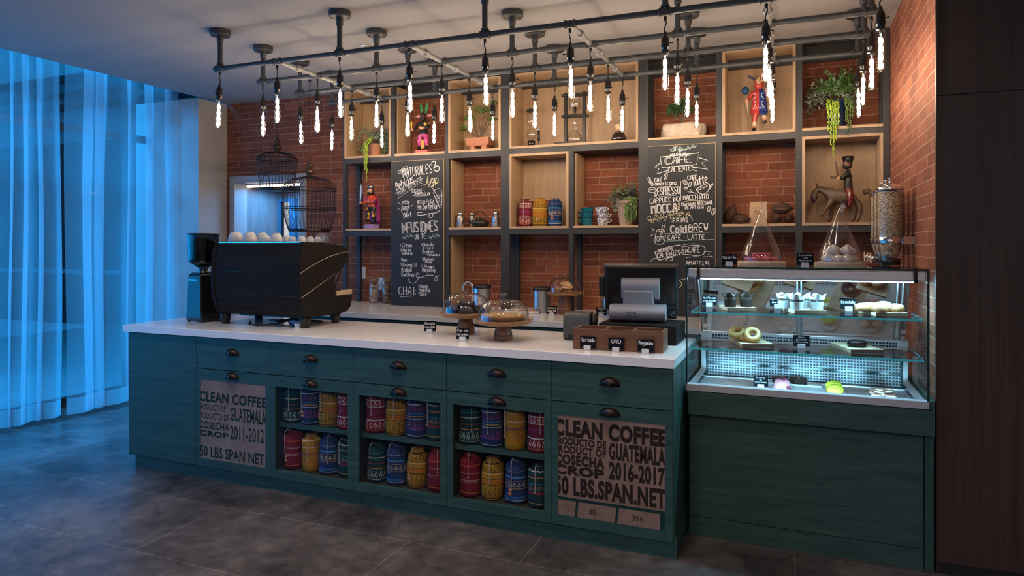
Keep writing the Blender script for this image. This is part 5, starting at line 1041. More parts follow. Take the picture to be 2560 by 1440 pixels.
for i, x in enumerate((-.05, .03)): cookie((rs2[0]+x, rs2[1], rs2[2]+zr2+.001), (0, 0, i), 'cookie on the stand behind the till, %s' % ('left', 'right')[i], 'cookies behind the till')
p = Wz(1325, 776, RTOP); t = M(); t.box(-.13, .13, -.07, .07, 0, .006); t.box(-.14, -.13, -.075, .075, .004, .020); t.box(.13, .14, -.075, .075, .004, .020); t.box(-.13, .13, -.075, -.07, .004, .020); t.box(-.13, .13, .07, .075, .004, .020); o = tag(t.obj('cookie_tray', MT['white'], bevel=.001), 'white rectangular tray of dark-speckled cookies on the rear counter', 'tray'); o.location = (p.x+.01, 5.09, RZ); o.rotation_euler = (0, 0, .3)
for i, (x, y) in enumerate(((-.07, -.02), (.0, .01), (.075, -.01))): cookie(o.matrix_basis @ Vector((x, y, .0075)), (0, 0, i), 'cookie on the white tray, %s' % ('left', 'middle', 'right')[i], 'cookies on the white tray', .042)
for (u, v, ls, lb) in ((1379, 789, ['Galleta', 'Choco-chip'], 'chalk card reading Galleta Choco-chip on the rear counter'), (1503, 792, ['Barrita', 'de', 'Almendra'], 'chalk card on the rear counter left of the till')): p = Wz(u, v, RTOP); card(ls, (p.x, p.y, RZ), lb, .078, .060, .15, .15)
# ------------------------------------------------------------ pipe rack and tube lamps
ROWS = (3.615, 4.03, 4.445, 4.86); LX = (-3.672, -3.175, -2.675, -2.165, -1.66, -1.145, -.625, -.13, .37); PZ = 2.715
RN = ('front', 'second', 'third', 'rear')
t = thing('pipe_rack', 'grey pipe rack hung from the ceiling carrying the tube lamps', 'pipe rack', (0, 0, 0)); pr = .0165
for y in ROWS:
    m = M(); m.tube([(LX[0]-.035, y, PZ), (LX[8]+.02, y, PZ)], pr, 12)
    for i, x in enumerate(LX):
        for d in (-.026, .026):
            if not ((i == 8 and d > 0)): m.lathe([(pr+.004, -.006), (pr+.007, -.004), (pr+.007, .004), (pr+.004, .006)], 14, (x+d, y, PZ), 'x')
        m.lathe([(pr+.003, -.028), (pr+.003, .028)], 14, (x, y, PZ), 'x')
    m.ball((LX[0]-.036, y, PZ), pr+.006, 12, 8); m.obj('long_pipe', MT['pipe'], t, auto=40)
MT['crosspipe'] = pl('light_cross_pipe', (.20, .205, .21), .4, .4)
for i in (1, 3, 5, 7):
    m = M(); m.tube([(LX[i], ROWS[0], PZ), (LX[i], ROWS[3], PZ)], .0155, 12)
    for k in range(3):
        for yy in ((ROWS[k]+ROWS[k+1])/2,): m.lathe([(.017, -.030), (.022, -.026), (.025, -.014), (.025, .0), (.021, .004), (.021, .022), (.017, .026)], 12, (LX[i], yy, PZ), 'y')
    m.obj('cross_pipe', MT['crosspipe'], t, auto=40)
for y in ROWS:
    for i in (0, 2, 4, 6, 8):
        m = M(); m.tube([(LX[i], y, PZ), (LX[i], y, ZC-.03)], pr, 12); m.lathe([(pr+.002, PZ+.02), (pr+.007, PZ+.024), (pr+.007, PZ+.034), (pr+.002, PZ+.038)], 14, (LX[i], y, 0)); m.lathe([(pr+.002, ZC-.09), (pr+.006, ZC-.085), (pr+.006, ZC-.032)], 14, (LX[i], y, 0))
        m.obj('drop_pipe', MT['pipe'], t, auto=40)
        m = M(); m.lathe([(.002, -.040), (.064, -.040), (.070, -.034), (.070, -.001), (.002, -.001)], 28, (LX[i], y, ZC))
        for k in range(4): m.cyl((LX[i]+.05*math.cos(k*PI/2+.5), y+.05*math.sin(k*PI/2+.5), ZC-.046), .005, .008, 8)
        m.obj('ceiling_flange', MT['pipe'], t, auto=40)
r0 = random.Random(11)
def lamp_proto():
    t = thing('tube_lamp', 'x', 'lamp', (0, 0, 0))       # origin at the pipe; hangs down
    m = M(); pts = [(0, 0, -.012)]+[(.006*math.sin(PI*i/6)*math.sin(i*.9), .003*math.sin(i), -.012-.085*i/6) for i in range(1, 6)]+[(0, 0, -.10)]; m.tube(pts, .0036, 6); m.lathe([(.005, -.022), (.008, -.020), (.009, 0), (.006, .004)], 10, (0, 0, -.012)); m.obj('cable', MT['black'], t)
    m = M(); m.lathe([(.004, -.086), (.008, -.092), (.011, -.112), (.018, -.120), (.0205, -.130), (.0205, -.160), (.0225, -.163), (.0225, -.172), (.0195, -.176), (.0195, -.198), (.010, -.199)], 18); m.obj('socket', MT['blackgloss'], t, auto=40)
    m = M(); m.tube([(.019, 0, -.150), (.036, 0, -.150)], .0028, 6); m.ball((.038, 0, -.150), .005, 8, 6); m.obj('switch_key', MT['black'], t)
    m = M(); m.lathe([(.0150, -.199), (.0178, -.204), (.0182, -.215), (.0182, -.372), (.0160, -.386), (.010, -.395), (.002, -.3975)], 20, caps=(False, True)); m.obj('glass_tube', MT['bulbglass'], t)
    m = M()
    for i in range(4):
        z0 = -.234-.0385*i; m.lathe([(.0030, z0), (.0088, z0-.005), (.0106, z0-.017), (.0088, z0-.029), (.0030, z0-.034)], 10)
    m.ball((0, 0, -.222), .004, 8, 6); m.obj('filament', MT['filament'], t)
    m = M()
    for i in range(5): m.lathe([(.003, -.2335-.0385*i), (.0115, -.2325-.0385*i), (.0115, -.2315-.0385*i), (.003, -.2305-.0385*i)], 10)
    m.lathe([(.006, -.200), (.007, -.212), (.003, -.218), (.0016, -.236), (.0016, -.388)], 8); m.obj('glass_stem', MT['steel'], t); return t
LP = lamp_proto(); first = True
on = ('first', 'second', 'third', 'fourth', 'fifth', 'sixth', 'seventh', 'eighth', 'ninth')
for j, y in enumerate(ROWS):
    for i, x in enumerate(LX):
        lb = '%s glowing tube lamp from the left on the %s pipe of the rack' % (on[i], RN[j])
        if first: o = LP; o.location = (x, y, PZ-pr); o['label'] = lb; o['group'] = 'tube lamps on the pipe rack'; first = False
        else: o = dup(LP, (x, y, PZ-pr), None, lb, 'tube lamps on the pipe rack')
        o.rotation_euler = (r0.uniform(-.02, .02), r0.uniform(-.022, .022)+(-.05 if (i == 0 and j == 0) else 0), r0.uniform(-.8, 3.6))
# sprinkler heads
for (x, y, lb) in ((-2.96, 4.30, 'small sprinkler head on the ceiling above the left lamps'), (.1, 3.35, 'small sprinkler head on the ceiling at the right')):
    m = M(); m.cyl((0, 0, -.006), .03, .0055, 20); m.cyl((0, 0, -.04), .008, .034, 10); m.cyl((0, 0, -.045), .018, .004, 14); tag(m.obj('sprinkler_head', MT['alu'], loc=(x, y, ZC)), lb, 'sprinkler')
# ------------------------------------------------------------ hanging birdcages
def cage(x, y, zt, zb, R_, label, lean, n=36):
    t = thing('birdcage', label, 'birdcage', (x, y, zb)); h = zt-zb; t['group'] = 'hanging birdcages'
    zs = h*(.80 if lean == 'taper' else .765); prof = []
    def rad(z):
        if lean == 'taper': return R_*(.80+.20*min(1, z/zs)) if z <= zs else R_*max(0, 1-((z-zs)/(h-zs))**1.7)**.55
        k = z/zs
        return R_*(.76+.24*math.sin(PI/2*min(1, k*1.5))) if z <= zs else R_*max(0, 1-((z-zs)/(h-zs))**2)**.5
    wires = M()
    for i in range(n):
        a = 2*PI*i/n; pts = []
        for k in range(17):
            z = h*.035+(h*.965)*k/16; r_ = max(rad(z), .006); pts.append((r_*math.cos(a), r_*math.sin(a), z))
        wires.tube(pts, .0021, 5)
    w_ = wires.obj('wires', MT['bronze'], t)
    for z, q in ((zs, .0055), (zs-.022, .003), (zs*.52, .003), (zs*.56, .003)): M().torus((0, 0, z), rad(z)+.002, q, 40, 8).obj('hoop', MT['bronze'], t)
    m = M(); r_ = rad(0); m.lathe([(.002, 0), (r_, 0), (r_+.006, .004), (r_+.006, h*.055), (r_-.004, h*.055), (r_-.006, .006), (.002, .006)], 40); m.obj('base_tray', MT['bronze'], t)
    m = M(); m.lathe([(.012, -.02), (.020, -.008), (.016, .004), (.034, .020), (.040, .040), (.030, .060), (.014, .068), (.012, .074), (.022, .084), (.026, .098), (.018, .112), (.008, .118), (.009, .124), (.011, .132), (.006, .142), (.002, .146)], 20, (0, 0, h)); m.obj('finial', MT['rust'], t)
    c = M(); z = h+.142; L = ZC-zb-.01; k = 0
    while z < L-.03:
        mt = Matrix.Rotation(PI/2*(k % 2), 4, 'Z') @ Matrix.Rotation(PI/2, 4, 'X'); c.torus((0, 0, z+.013), .010, .0017, 10, 5, mt, sc=(.7, 1.25, 1)); z += .0215; k += 1
    c.obj('chain', MT['bronze'], t)
    m = M(); m.tube([(0, 0, L-.03), (.008, 0, L-.022), (.006, 0, L-.010), (0, 0, L-.006), (0, 0, L+.009)], .0028, 6); m.cyl((0, 0, L), .014, .0095, 12); m.obj('ceiling_hook', MT['bronze'], t); return t
ca = W(693, 300, 5.28); cage(ca.x, 5.28, W(693, 378, 5.28).z, W(693, 477, 5.28).z, .192, 'smaller tapered wire birdcage hanging in front of the washroom door', 'taper', 34)
cb_ = W(774, 300, 5.02); cage(cb_.x, 5.02, W(774, 440, 5.02).z, W(774, 580, 5.02).z, .232, 'larger rounded wire birdcage hanging lower on the right', 'round', 38)
# ------------------------------------------------------------ plants
def leafmat(name, a, b): return noisy(name, a, b, 30, rough=.5, spec=.3)
MT['sage'] = leafmat('sage_leaf', (.10, .15, .11), (.30, .36, .28)); MT['green'] = leafmat('green_leaf', (.03, .09, .015), (.12, .26, .05)); MT['lime'] = leafmat('lime_bead', (.20, .32, .02), (.42, .55, .07)); MT['olive'] = leafmat('olive_bead', (.07, .13, .03), (.18, .28, .08)); MT['bark'] = pl('bark', (.10, .06, .035), .8); MT['deep'] = leafmat('bonsai_leaf', (.02, .06, .02), (.07, .15, .05))
def leaf(m, p, d, l, wd, rr):
    d = d.normalized(); s = d.cross(Vector((0, 0, 1)));
    if s.length < .01: s = Vector((1, 0, 0))
    s.normalize(); s = (s+Vector((rr.uniform(-.5, .5), rr.uniform(-.5, .5), rr.uniform(-.5, .5)))).normalized()*wd/2; n = d.cross(s).normalized()*wd*.18
    m.add([p, p+d*l*.45+s+n, p+d*l, p+d*l*.45-s+n], [(0, 1, 2), (0, 2, 3)])
def sprays(c, R_, n, k, l, wd, rr, flat=.8, droop=.25, up=.35, lim=(-9, 9), zl=(-9, 9), lowx=-9):
    m = M(); st = M()
    for i in range(n):
        a = rr.uniform(0, 2*PI); e = rr.uniform(-.15, 1.25); d = Vector((math.cos(a)*math.cos(e), math.sin(a)*math.cos(e)*flat, math.sin(e)+up)); L = R_*rr.uniform(.55, 1.0); p = Vector(c); pts = [p.copy()]
        for s in range(k):
            d = (d+Vector((rr.uniform(-.15, .15), rr.uniform(-.15, .15), -droop*s/k))).normalized(); p = p+d*L/k
            if p.z < .20 and p.x < lowx: break
            if not (lim[0] < p.x < lim[1] and -.13 < p.y < .10 and zl[0] < p.z < zl[1]): break
            pts.append(p.copy())
            if s > 0:
                for q in range(3): leaf(m, p, (d*.6+Vector((rr.uniform(-1, 1), rr.uniform(-1, 1), rr.uniform(-.5, .8)))).normalized(), l*rr.uniform(.7, 1.2), wd, rr)
        if len(pts) > 1: st.tube(pts, .0012, 4)
    return m, st
def strands(lst, b, rr, cl=3):
    m = M()
    for (x, y, z0, L, bow) in lst:
        n = max(3, int(L/.0075))
        for i in range(n):
            s = i/n; p = (x+bow*math.sin(s*2.2)*.5+rr.uniform(-.007, .007)*(1-s*.5), -.045+(y+.045)*math.sin(min(1, s*L/.10)*PI/2)+rr.uniform(-.007, .007), z0-L*s)
            m.ball(p, b*rr.uniform(.75, 1.15)*(1-.35*s), 6, 4, (1, 1, 1.3))
    return m
rr = random.Random(21)
bz_ = 2.311+.0005
def potted(name, label, loc, potprof, potmat, c, parts, group='potted plants on the shelves'):
    t = thing(name, label, 'plant', loc, 0, group); m = M(); m.lathe(potprof, 28); m.obj('pot', potmat, t, auto=45)
    for (nm, mm, mat) in parts:
        if mm.f: o = mm.obj(nm, mat, t, recalc=False); o['kind'] = 'stuff' if nm in ('foliage', 'trailing_beads') else 'part'
        if nm not in ('foliage', 'trailing_beads') and mm.f: del o['kind']
    return t
MT['terra'] = noisy('terracotta', (.34, .13, .07), (.46, .20, .12), 8, rough=.8); MT['tanpot'] = noisy('tan_clay', (.34, .24, .17), (.42, .30, .22), 9, rough=.8); MT['bluepot'] = pl('blue_glazed_pot', (.008, .03, .085), .12)
# box plant at the left
pp = W(934, 388, 5.36); m1, s1_ = sprays((0, 0, .13), .26, 44, 7, .030, .016, rr, .45, .9, .15, (-3.83-pp.x+.035, -3.38-pp.x-.03)); gx = lambda u: W(u, 300, 5.28).x-pp.x
tr = strands([(gx(912)+.012*i, -.135-.006*(i % 2), .175-.01*(i % 3), .26+.05*(i % 3) if i != 2 else .40, .01) for i in range(4)], .0062, rr); tr2 = strands([(gx(898)+.010*i, -.085, .12, .085+.008*i, -.01) for i in range(3)]+[(gx(946)+.012*i, -.07, .10, .075+.006*i, .01) for i in range(3)], .0055, rr)
potted('hanging_plant', 'grey-green plant with a lime trailing strand in the far left oak box', (pp.x, 5.40, bz_), [(.002, 0), (.050, 0), (.056, .03), (.060, .115), (.052, .118), (.050, .10), (.002, .10)], MT['terra'], None, (('foliage', m1, MT['sage']), ('stems', s1_, MT['bark']), ('trailing_beads', tr, MT['lime']), ('trailing_leaves', tr2, MT['olive'])))
# blue pot plant at the right
pp = W(2093, 318, 5.40); rr = random.Random(22); lm = (.05-pp.x+.03, .55-pp.x-.03); m1, s1_ = sprays((-.02, 0, .20), .27, 60, 7, .036, .016, rr, .5, .75, .25, lm); m2, s2_ = sprays((.02, -.02, .20), .25, 80, 8, .026, .012, rr, .5, .35, .75, lm); gx = lambda u: W(u, 250, 5.32).x-pp.x
tr = strands([(gx(2068)+.016*i, -.142-.006*(i % 2), .20, (.24, .34, .42, .30, .22)[i], .012) for i in range(5)], .0075, rr); tr2 = strands([(gx(2112)+.014*i, -.140, .20, (.18, .28, .24, .16)[i], .008) for i in range(4)], .0066, rr)
potted('blue_pot_plant', 'lush plant in a dark blue pot trailing lime strands, top right shelf', (pp.x, 5.40, 2.3235), [(.002, 0), (.055, 0), (.060, .02), (.068, .19), (.066, .20), (.058, .20), (.055, .17), (.002, .17)], MT['bluepot'], None, (('foliage', m1, MT['sage']), ('foliage', m2, MT['green']), ('stems', s1_, MT['bark']), ('trailing_beads', tr, MT['lime']), ('trailing_beads', tr2, MT['olive'])))
# tan pot plant by the mugs
pp = W(1566, 562, 5.40); rr = random.Random(23); lm = (-1.53-pp.x+.03, -1.12-pp.x-.045); m1, s1_ = sprays((0, 0, .20), .24, 60, 7, .026, .014, rr, .55, .95, .05, lm, lowx=-.10); m2, s2_ = sprays((0, .0, .20), .20, 20, 6, .016, .009, rr, .55, .3, .9, lm, lowx=-.10); gx = lambda u: W(u, 500, 5.33).x-pp.x
tr = strands([(gx(1562)+.0115*i, -.072-.008*(i % 3), .215, .165+.012*((i*3) % 4), .006) for i in range(9)], .0072, rr)
tr_ = potted('terracotta_plant', 'bushy grey-green plant in a tan pot beside the enamel mugs', (pp.x, 5.40, 1.6505), [(.002, 0), (.052, 0), (.054, .012), (.072, .17), (.080, .175), (.080, .20), (.070, .20), (.066, .17), (.002, .17)], MT['tanpot'], None, (('foliage', m1, MT['sage']), ('foliage', m2, MT['green']), ('stems', s1_, MT['bark']), ('trailing_beads', tr, MT['olive'])))
# bonsai trees
def bonsai(label, loc, h, cl, potm, lw, seed, mat, base_fn):
    rr = random.Random(seed); t = thing('bonsai_tree', label, 'plant', loc, 0, 'small bonsai trees on the top shelf'); base_fn(t); tk = M(); fo = M()
    for (x, y, z, r_, n) in cl:
        pts = [Vector((0, 0, lw))]; e = Vector((x, y, z))
        for s in range(1, 6): q_ = s/5; pts.append(Vector((x*q_+rr.uniform(-.008, .008), y*q_, lw+(z-lw)*q_**.8)))
        tk.tube(pts, [.007*(1-.75*i/5) for i in range(6)], 6)
        for i in range(n*2):
            v = Vector((rr.gauss(0, 1), rr.gauss(0, 1), rr.gauss(0, .55))).normalized()*r_*rr.uniform(.5, 1); leaf(fo, e+Vector((v.x, v.y*.8, v.z*.75)), v+Vector((0, 0, .02)), .020, .011, rr)
            if i % 12 == 0: tk.tube([e, e+v*.9], .0008, 4)
    tk.obj('trunk', MT['bark'], t); o = fo.obj('foliage', mat, t, recalc=False); o['kind'] = 'stuff'
def trough(t):
    m = M(); rings = []
    for (sx, sy, z) in ((.085, .05, .035), (.100, .060, .045), (.108, .066, .08), (.108, .066, .108), (.098, .056, .108), (.096, .054, .095)):
        rings.append([Vector((max(-sx, min(sx, 1.5*sx*math.cos(2*PI*j/32))), max(-sy, min(sy, 1.5*sy*math.sin(2*PI*j/32))), z)) for j in range(32)])
    m.grid(rings, True); m.obj('trough', MT['terra'], t, auto=40); f = M()
    for x in (-.055, .055): f.box(x-.022, x+.022, -.045, .045, 0, .036)
    f.obj('foot', MT['terra'], t, bevel=.004)
pp = W(1200, 372, 5.40); bonsai('spindly bonsai tree in a footed terracotta trough', (pp.x, 5.40, 2.3115), .3, [(-.10, 0, .28, .050, 90), (.055, 0, .34, .050, 80), (-.14, .01, .20, .040, 60), (.11, .01, .26, .042, 60), (-.02, .02, .36, .045, 70), (.13, 0, .40, .03, 40)], None, .095, 31, MT['olive'], trough)
def rock(t):
    m = M(); rr = random.Random(8); rings = []
    for (k, z) in ((.90, 0), (.97, .02), (1.0, .06), (.97, .095), (.86, .108), (.5, .113), (.02, .114)):
        ring = []
        for j in range(40):
            a = 2*PI*j/40; q_ = 1+.07*math.sin(3*a+z*9)+.05*math.sin(7*a)+rr.uniform(-.015, .015); ring.append(Vector((.165*k*q_*math.copysign(abs(math.cos(a))**.7, math.cos(a)), .075*k*q_*math.copysign(abs(math.sin(a))**.7, math.sin(a)), z+(.006*math.sin(4*a) if .02 < z < .11 else 0))))
        rings.append(ring)
    m.grid(rings, True); m.obj('stone_planter', noisy('rough_stone', (.42, .33, .25), (.60, .50, .40), 25, rough=.95, bmp=.9, bd=.012), t)
pp = W(1706, 338, 5.40); bonsai('round bonsai growing from a pale rough stone planter', (pp.x, 5.40, 2.3185), .25, [(-.045, 0, .235, .060, 260), (.0, 0, .265, .055, 200), (.035, 0, .215, .045, 130), (-.075, 0, .20, .045, 120)], None, .108, 33, MT['deep'], rock)
# ------------------------------------------------------------ carved figures
def skinbody(name, mat, parent, joints, edges, root=0, sub=2):
    me = bpy.data.meshes.new(name); me.from_pydata([j[:3] for j in joints], edges, []); o = bpy.data.objects.new(name, me); C.objects.link(o); o.parent = parent; me.materials.append(mat)
    sk = o.modifiers.new('skin', 'SKIN'); sk.use_smooth_shade = True; lay = me.skin_vertices[0].data if me.skin_vertices else None
    for i, j in enumerate(joints):
        r_ = j[3]; lay[i].radius = (r_, r_) if not isinstance(r_, tuple) else r_; lay[i].use_root = (i == root)
    s = o.modifiers.new('sub', 'SUBSURF'); s.levels = sub; s.render_levels = sub; return o
def bandmat(name, stops, spots=None, split=None, xsplit=0.0):
    """painted carving: colour bands by height (metres), optional left/right split and flower spots"""
    m, nt, p = mk(name); t = nd(nt, 'TexCoord'); s = nd(nt, 'SeparateXYZ'); nt.links.new(t.outputs['Object'], s.inputs[0]); zf = math_(nt, 'MULTIPLY', s.outputs[2], 2.0)
    col = ramp(nt, zf, [(a*2, c) for a, c in stops], 'CONSTANT')
    if split: col = mix(nt, math_(nt, 'GREATER_THAN', s.outputs[0], xsplit), col, ramp(nt, zf, [(a*2, c) for a, c in split], 'CONSTANT'))
    if spots:
        for (c, sc, th, z0, z1) in spots:
            v = nd(nt, 'TexVoronoi'); v.inputs['Scale'].default_value = sc; nt.links.new(t.outputs['Object'], v.inputs['Vector'])
            k = math_(nt, 'MULTIPLY', math_(nt, 'LESS_THAN', v.outputs[0], th), math_(nt, 'MULTIPLY', math_(nt, 'GREATER_THAN', s.outputs[2], z0), math_(nt, 'LESS_THAN', s.outputs[2], z1))); col = mix(nt, k, col, c)
    nt.links.new(col, p.inputs['Base Color']); p.inputs['Roughness'].default_value = .35; return m
SKN = (.52, .27, .16); PUR, ORG, MAG = (.16, .03, .22), (.62, .07, .025), (.45, .025, .17)
SKm = pl('painted_skin', SKN, .45); BKm = pl('painted_black', (.012, .011, .012), .4)
def head(parent, c, r_, skin=SKm, beard=True, yaw=0):
    hd = M(); hd.ball((0, 0, 0), r_, 18, 12, (.82, .9, 1.12)); hd.ball((0, -r_*.92, -r_*.08), r_*.20, 8, 6, (.8, 1, 1.4)); hd.ball((r_*.82, 0, -.05*r_), r_*.2, 8, 6, (.5, .9, 1.3)); hd.ball((-r_*.82, 0, -.05*r_), r_*.2, 8, 6, (.5, .9, 1.3)); mt = Matrix.Translation(c) @ Matrix.Rotation(yaw, 4, 'Z'); hd.xf(mt); h = hd.obj('head', skin, parent)
    e = M()
    for s in (-1, 1): e.ball((s*r_*.33, -r_*.80, r_*.18), r_*.13, 8, 6); e.ball((s*r_*.33, -r_*.80, r_*.42), r_*.16, 8, 5, (1.3, .5, .35))
    e.ball((0, -r_*.84, -r_*.46), r_*.18, 8, 5, (1.4, .4, .35)); e.xf(mt); e.obj('face_paint', BKm, h)
    if beard: b = M(); b.ball((0, -r_*.25, -r_*.62), r_*.80, 14, 8, (1.0, .95, .75)); b.ball((0, r_*.42, -.1*r_), r_*.80, 12, 8, (1.0, .75, 1.25)); b.xf(mt); b.obj('hair_and_beard', BKm, h)
    return mt
def blade(parent, a, b, wd, mat, name='sword'):
    a, b = Vector(a), Vector(b); d = (b-a).normalized(); s = d.cross(Vector((0, 1, 0))).normalized(); L = (b-a).length; m = M(); rings = []
    for f, w_ in ((0, .5), (.08, .55), (.3, .8), (.6, 1), (.85, .75), (1, .05)): c = a+d*L*f; rings.append([c+s*wd*w_/2, c+Vector((0, .003, 0)), c-s*wd*w_/2, c-Vector((0, .003, 0))])
    m.grid(rings, True, smooth=False); return m.obj(name, mat, parent)
# joints helper: figure of height ~.33 standing at the origin, facing -Y
def body(parent, mat, hip, legs, arms, sh, neck, w_=.036, sub=2):
    J = [(0, 0, hip, (.034, .026)), (0, 0, (hip+sh)/2, (w_, .027)), (0, 0, sh, (w_*1.08, .027)), (0, 0, neck, .013)]; E_ = [(0, 1), (1, 2), (2, 3)]
    for L in legs:
        p = 0
        for q in L: J.append(q); E_.append((p, len(J)-1)); p = len(J)-1
    for L in arms:
        p = 2
        for q in L: J.append(q); E_.append((p, len(J)-1)); p = len(J)-1
    return skinbody('body', mat, parent, J, E_, 0, sub)
# 1 king with raised sword and magenta cape
pp = W(929, 573, 5.40); t = thing('carved_king_figure', 'carved crowned king with raised sword and magenta cape on a lilac block', 'figurine', (pp.x, 5.40, 1.6435), math.radians(-14))
M().box(-.058, .058, -.045, .045, 0, .042).obj('base', pl('lilac_paint', (.36, .27, .58), .5), t, bevel=.003)
km = bandmat('king_paint', [(0, (.012, .01, .012)), (.205, ORG)], [((.72, .36, .03), 26, .40, .06, .20), ((.50, .03, .04), 26, .14, .06, .20), (PUR, 24, .36, .205, .34), ((.02, .10, .03), 40, .22, .06, .33)])
body(t, km, .205, [[(-.026, -.012, .19, .024), (-.030, -.022, .13, .020), (-.032, -.014, .085, .017), (-.036, -.045, .075, .013)], [(.026, .005, .19, .024), (.028, .0, .12, .020), (.028, .004, .06, .017), (.026, -.03, .052, .013)]],
     [[(-.052, 0, .285, .018), (-.066, -.022, .245, .016), (-.076, -.055, .238, .011)], [(.052, -.004, .285, .018), (.058, -.03, .245, .016), (.028, -.055, .248, .011)]], .290, .318)
M().ball((-.080, -.064, .240), .013, 10, 8).ball((.020, -.060, .250), .012, 10, 8).obj('hands', SKm, t)
head(t, (0, -.012, .352), .032, yaw=math.radians(-35)); m = M(); m.lathe([(.027, 0), (.030, .018), (.033, .030), (.026, .024), (.002, .02)], 24, (0, -.010, .370), fn=lambda q, h, a: q*(1+.06*math.cos(7*a))); m.obj('crown', MT['steel'], t)
blade(t, (-.082, -.066, .245), (-.070, -.066, .415), .026, pl('silver_paint', (.62, .72, .85), .3, .4))
m = M(); m.tube([(.018, -.066, .245), (-.02, -.07, .300)], .006, 8); m.obj('staff', pl('magenta_paint', MAG, .4), t)
m = M(); rings = []
for k in range(9): z = .318-.262*k/8; hw = .040+.030*math.sin(PI*min(1, k/6)*.6); rings.append([Vector((x*hw, .030+.014*k/8+.010*(1-x*x), z)) for x in [-1+.25*i for i in range(9)]])
m.grid(rings, False); o = m.obj('cape', bpy.data.materials['magenta_paint'], t, recalc=False); s = o.modifiers.new('s', 'SOLIDIFY'); s.thickness = .006
# 2 masked figure with green feathers, upper row
pp = W(1059, 378, 5.40); t = thing('carved_feather_figure', 'carved dark figure with two green feathers on a pink block, upper left shelf', 'figurine', (pp.x, 5.40, 2.3115), 0)
M().box(-.062, .062, -.045, .045, 0, .034).obj('base', pl('rose_paint', (.55, .10, .11), .5), t, bevel=.003)
fm = bandmat('feather_figure_paint', [(0, (.012, .01, .012)), (.075, (.46, .035, .20)), (.175, (.014, .012, .014))], [((.70, .62, .60), 38, .16, .06, .20), ((.66, .34, .03), 22, .34, .195, .31), ((.55, .06, .03), 22, .13, .195, .31)])
body(t, fm, .185, [[(-.030, -.006, .17, .026), (-.036, -.012, .11, .023), (-.034, 0, .058, .016), (-.044, -.04, .046, .013)], [(.030, -.006, .17, .026), (.036, -.010, .11, .023), (.036, 0, .058, .016), (.040, -.04, .046, .013)]],
     [[(-.050, 0, .272, .018), (-.062, -.025, .232, .015), (-.080, -.05, .218, .011)], [(.052, 0, .272, .018), (.060, -.03, .228, .015), (.026, -.055, .222, .011)]], .275, .305)
M().box(-.011, .015, -.022, .0, .046, .125).obj('loincloth', pl('ochre_paint', (.50, .27, .04), .5), t)
M().ball((-.086, -.055, .220), .014, 10, 8).ball((.016, -.06, .224), .018, 10, 8, (1.6, 1, .8)).obj('hands', SKm, t)
m = M(); m.lathe([(.005, 0), (.006, .02), (.0095, .048), (.008, .058), (.002, .062)], 12, (-.090, -.058, .228)); m.obj('club', pl('yellow_paint', (.70, .40, .02), .4), t)
head(t, (0, -.008, .338), .032, pl('mask_brown', (.06, .02, .016), .35), True); m = M(); m.ball((-.056, .005, .345), .026, 12, 6, (1, .25, .5)).ball((.056, .005, .345), .026, 12, 6, (1, .25, .5)); m.obj('ear_plume', pl('pink_plume', (.62, .25, .25), .6), t)
for s in (-1, 1):
    m = M(); rings = []
    for k in range(9): f = k/8; c = Vector((s*(.018+.016*f), .004, .365+.098*f)); hw = .013*math.sin(PI*(.12+.80*f))**.7*(1+.15*math.sin(k*2.5)); rings.append([c+Vector((hw, 0, 0)), c+Vector((0, .004, 0)), c-Vector((hw, 0, 0)), c-Vector((0, .004, 0))])
    m.grid(rings, True, smooth=False); m.obj('feather', pl('green_feather', (.02, .22, .07), .5), t)
# 3 red and blue horned dancer
pp = W(1898, 326, 5.40); t = thing('carved_horned_dancer', 'carved half red half blue horned dancer with maracas on a purple base', 'figurine', (pp.x, 5.40, 2.3225), 0); SC3 = 1.12
M().box(-.072, .066, -.05, .05, 0, .009).obj('base', pl('purple_paint', (.09, .02, .17), .5), t, bevel=.002)
RD, BL = (.42, .035, .03), (.012, .035, .17)
dm = bandmat('dancer_paint', [(0, (.015, .013, .014)), (.040, (.42, .20, .12)), (.056, (.60, .38, .26)), (.085, RD)], [((.70, .62, .56), 46, .10, .15, .30)], [(0, (.015, .013, .014)), (.088, (.42, .20, .12)), (.100, (.60, .38, .26)), (.124, BL)])
m = M(); rings = []
for z, hw, hd_ in ((.150, .062, .036), (.20, .056, .033), (.25, .048, .031), (.29, .042, .028), (.315, .040, .026)): rings.append([Vector((hw*math.cos(2*PI*j/28), hd_*math.sin(2*PI*j/28), z)) for j in range(28)])
m.grid(rings, True); m.obj('tunic', dm, t)
body(t, dm, .165, [[(-.026, 0, .155, .021), (-.032, 0, .10, .018), (-.034, 0, .045, .015), (-.036, -.02, .022, .015)], [(.030, -.012, .155, .021), (.036, -.040, .128, .018), (.040, -.020, .085, .015), (.036, -.026, .066, .016)]],
     [[(-.052, 0, .300, .017), (-.072, -.005, .26, .014), (-.082, -.03, .240, .011)], [(.052, 0, .300, .017), (.070, -.005, .262, .014), (.072, -.03, .245, .011)]], .302, .328)
M().ball((-.084, -.036, .240), .015, 10, 8).ball((.072, -.036, .245), .015, 10, 8).obj('hands', SKm, t)
m = M(); m.tube([(-.092, -.036, .300), (-.080, -.036, .19), (-.074, -.036, .135)], .0045, 8); m.tube([(.066, -.036, .29), (.078, -.036, .20)], .0045, 8); m.obj('sticks', MT['boardwood'], t); m = M(); m.ball((-.095, -.036, .318), .027, 16, 10, (1, 1, 1.15)); m.obj('maraca', pl('blue_maraca', (.01, .05, .13), .2), t); m = M(); m.ball((.064, -.036, .305), .025, 16, 10, (1.2, 1, .9)); m.obj('maraca', pl('purple_rattle', (.20, .10, .12), .3), t)
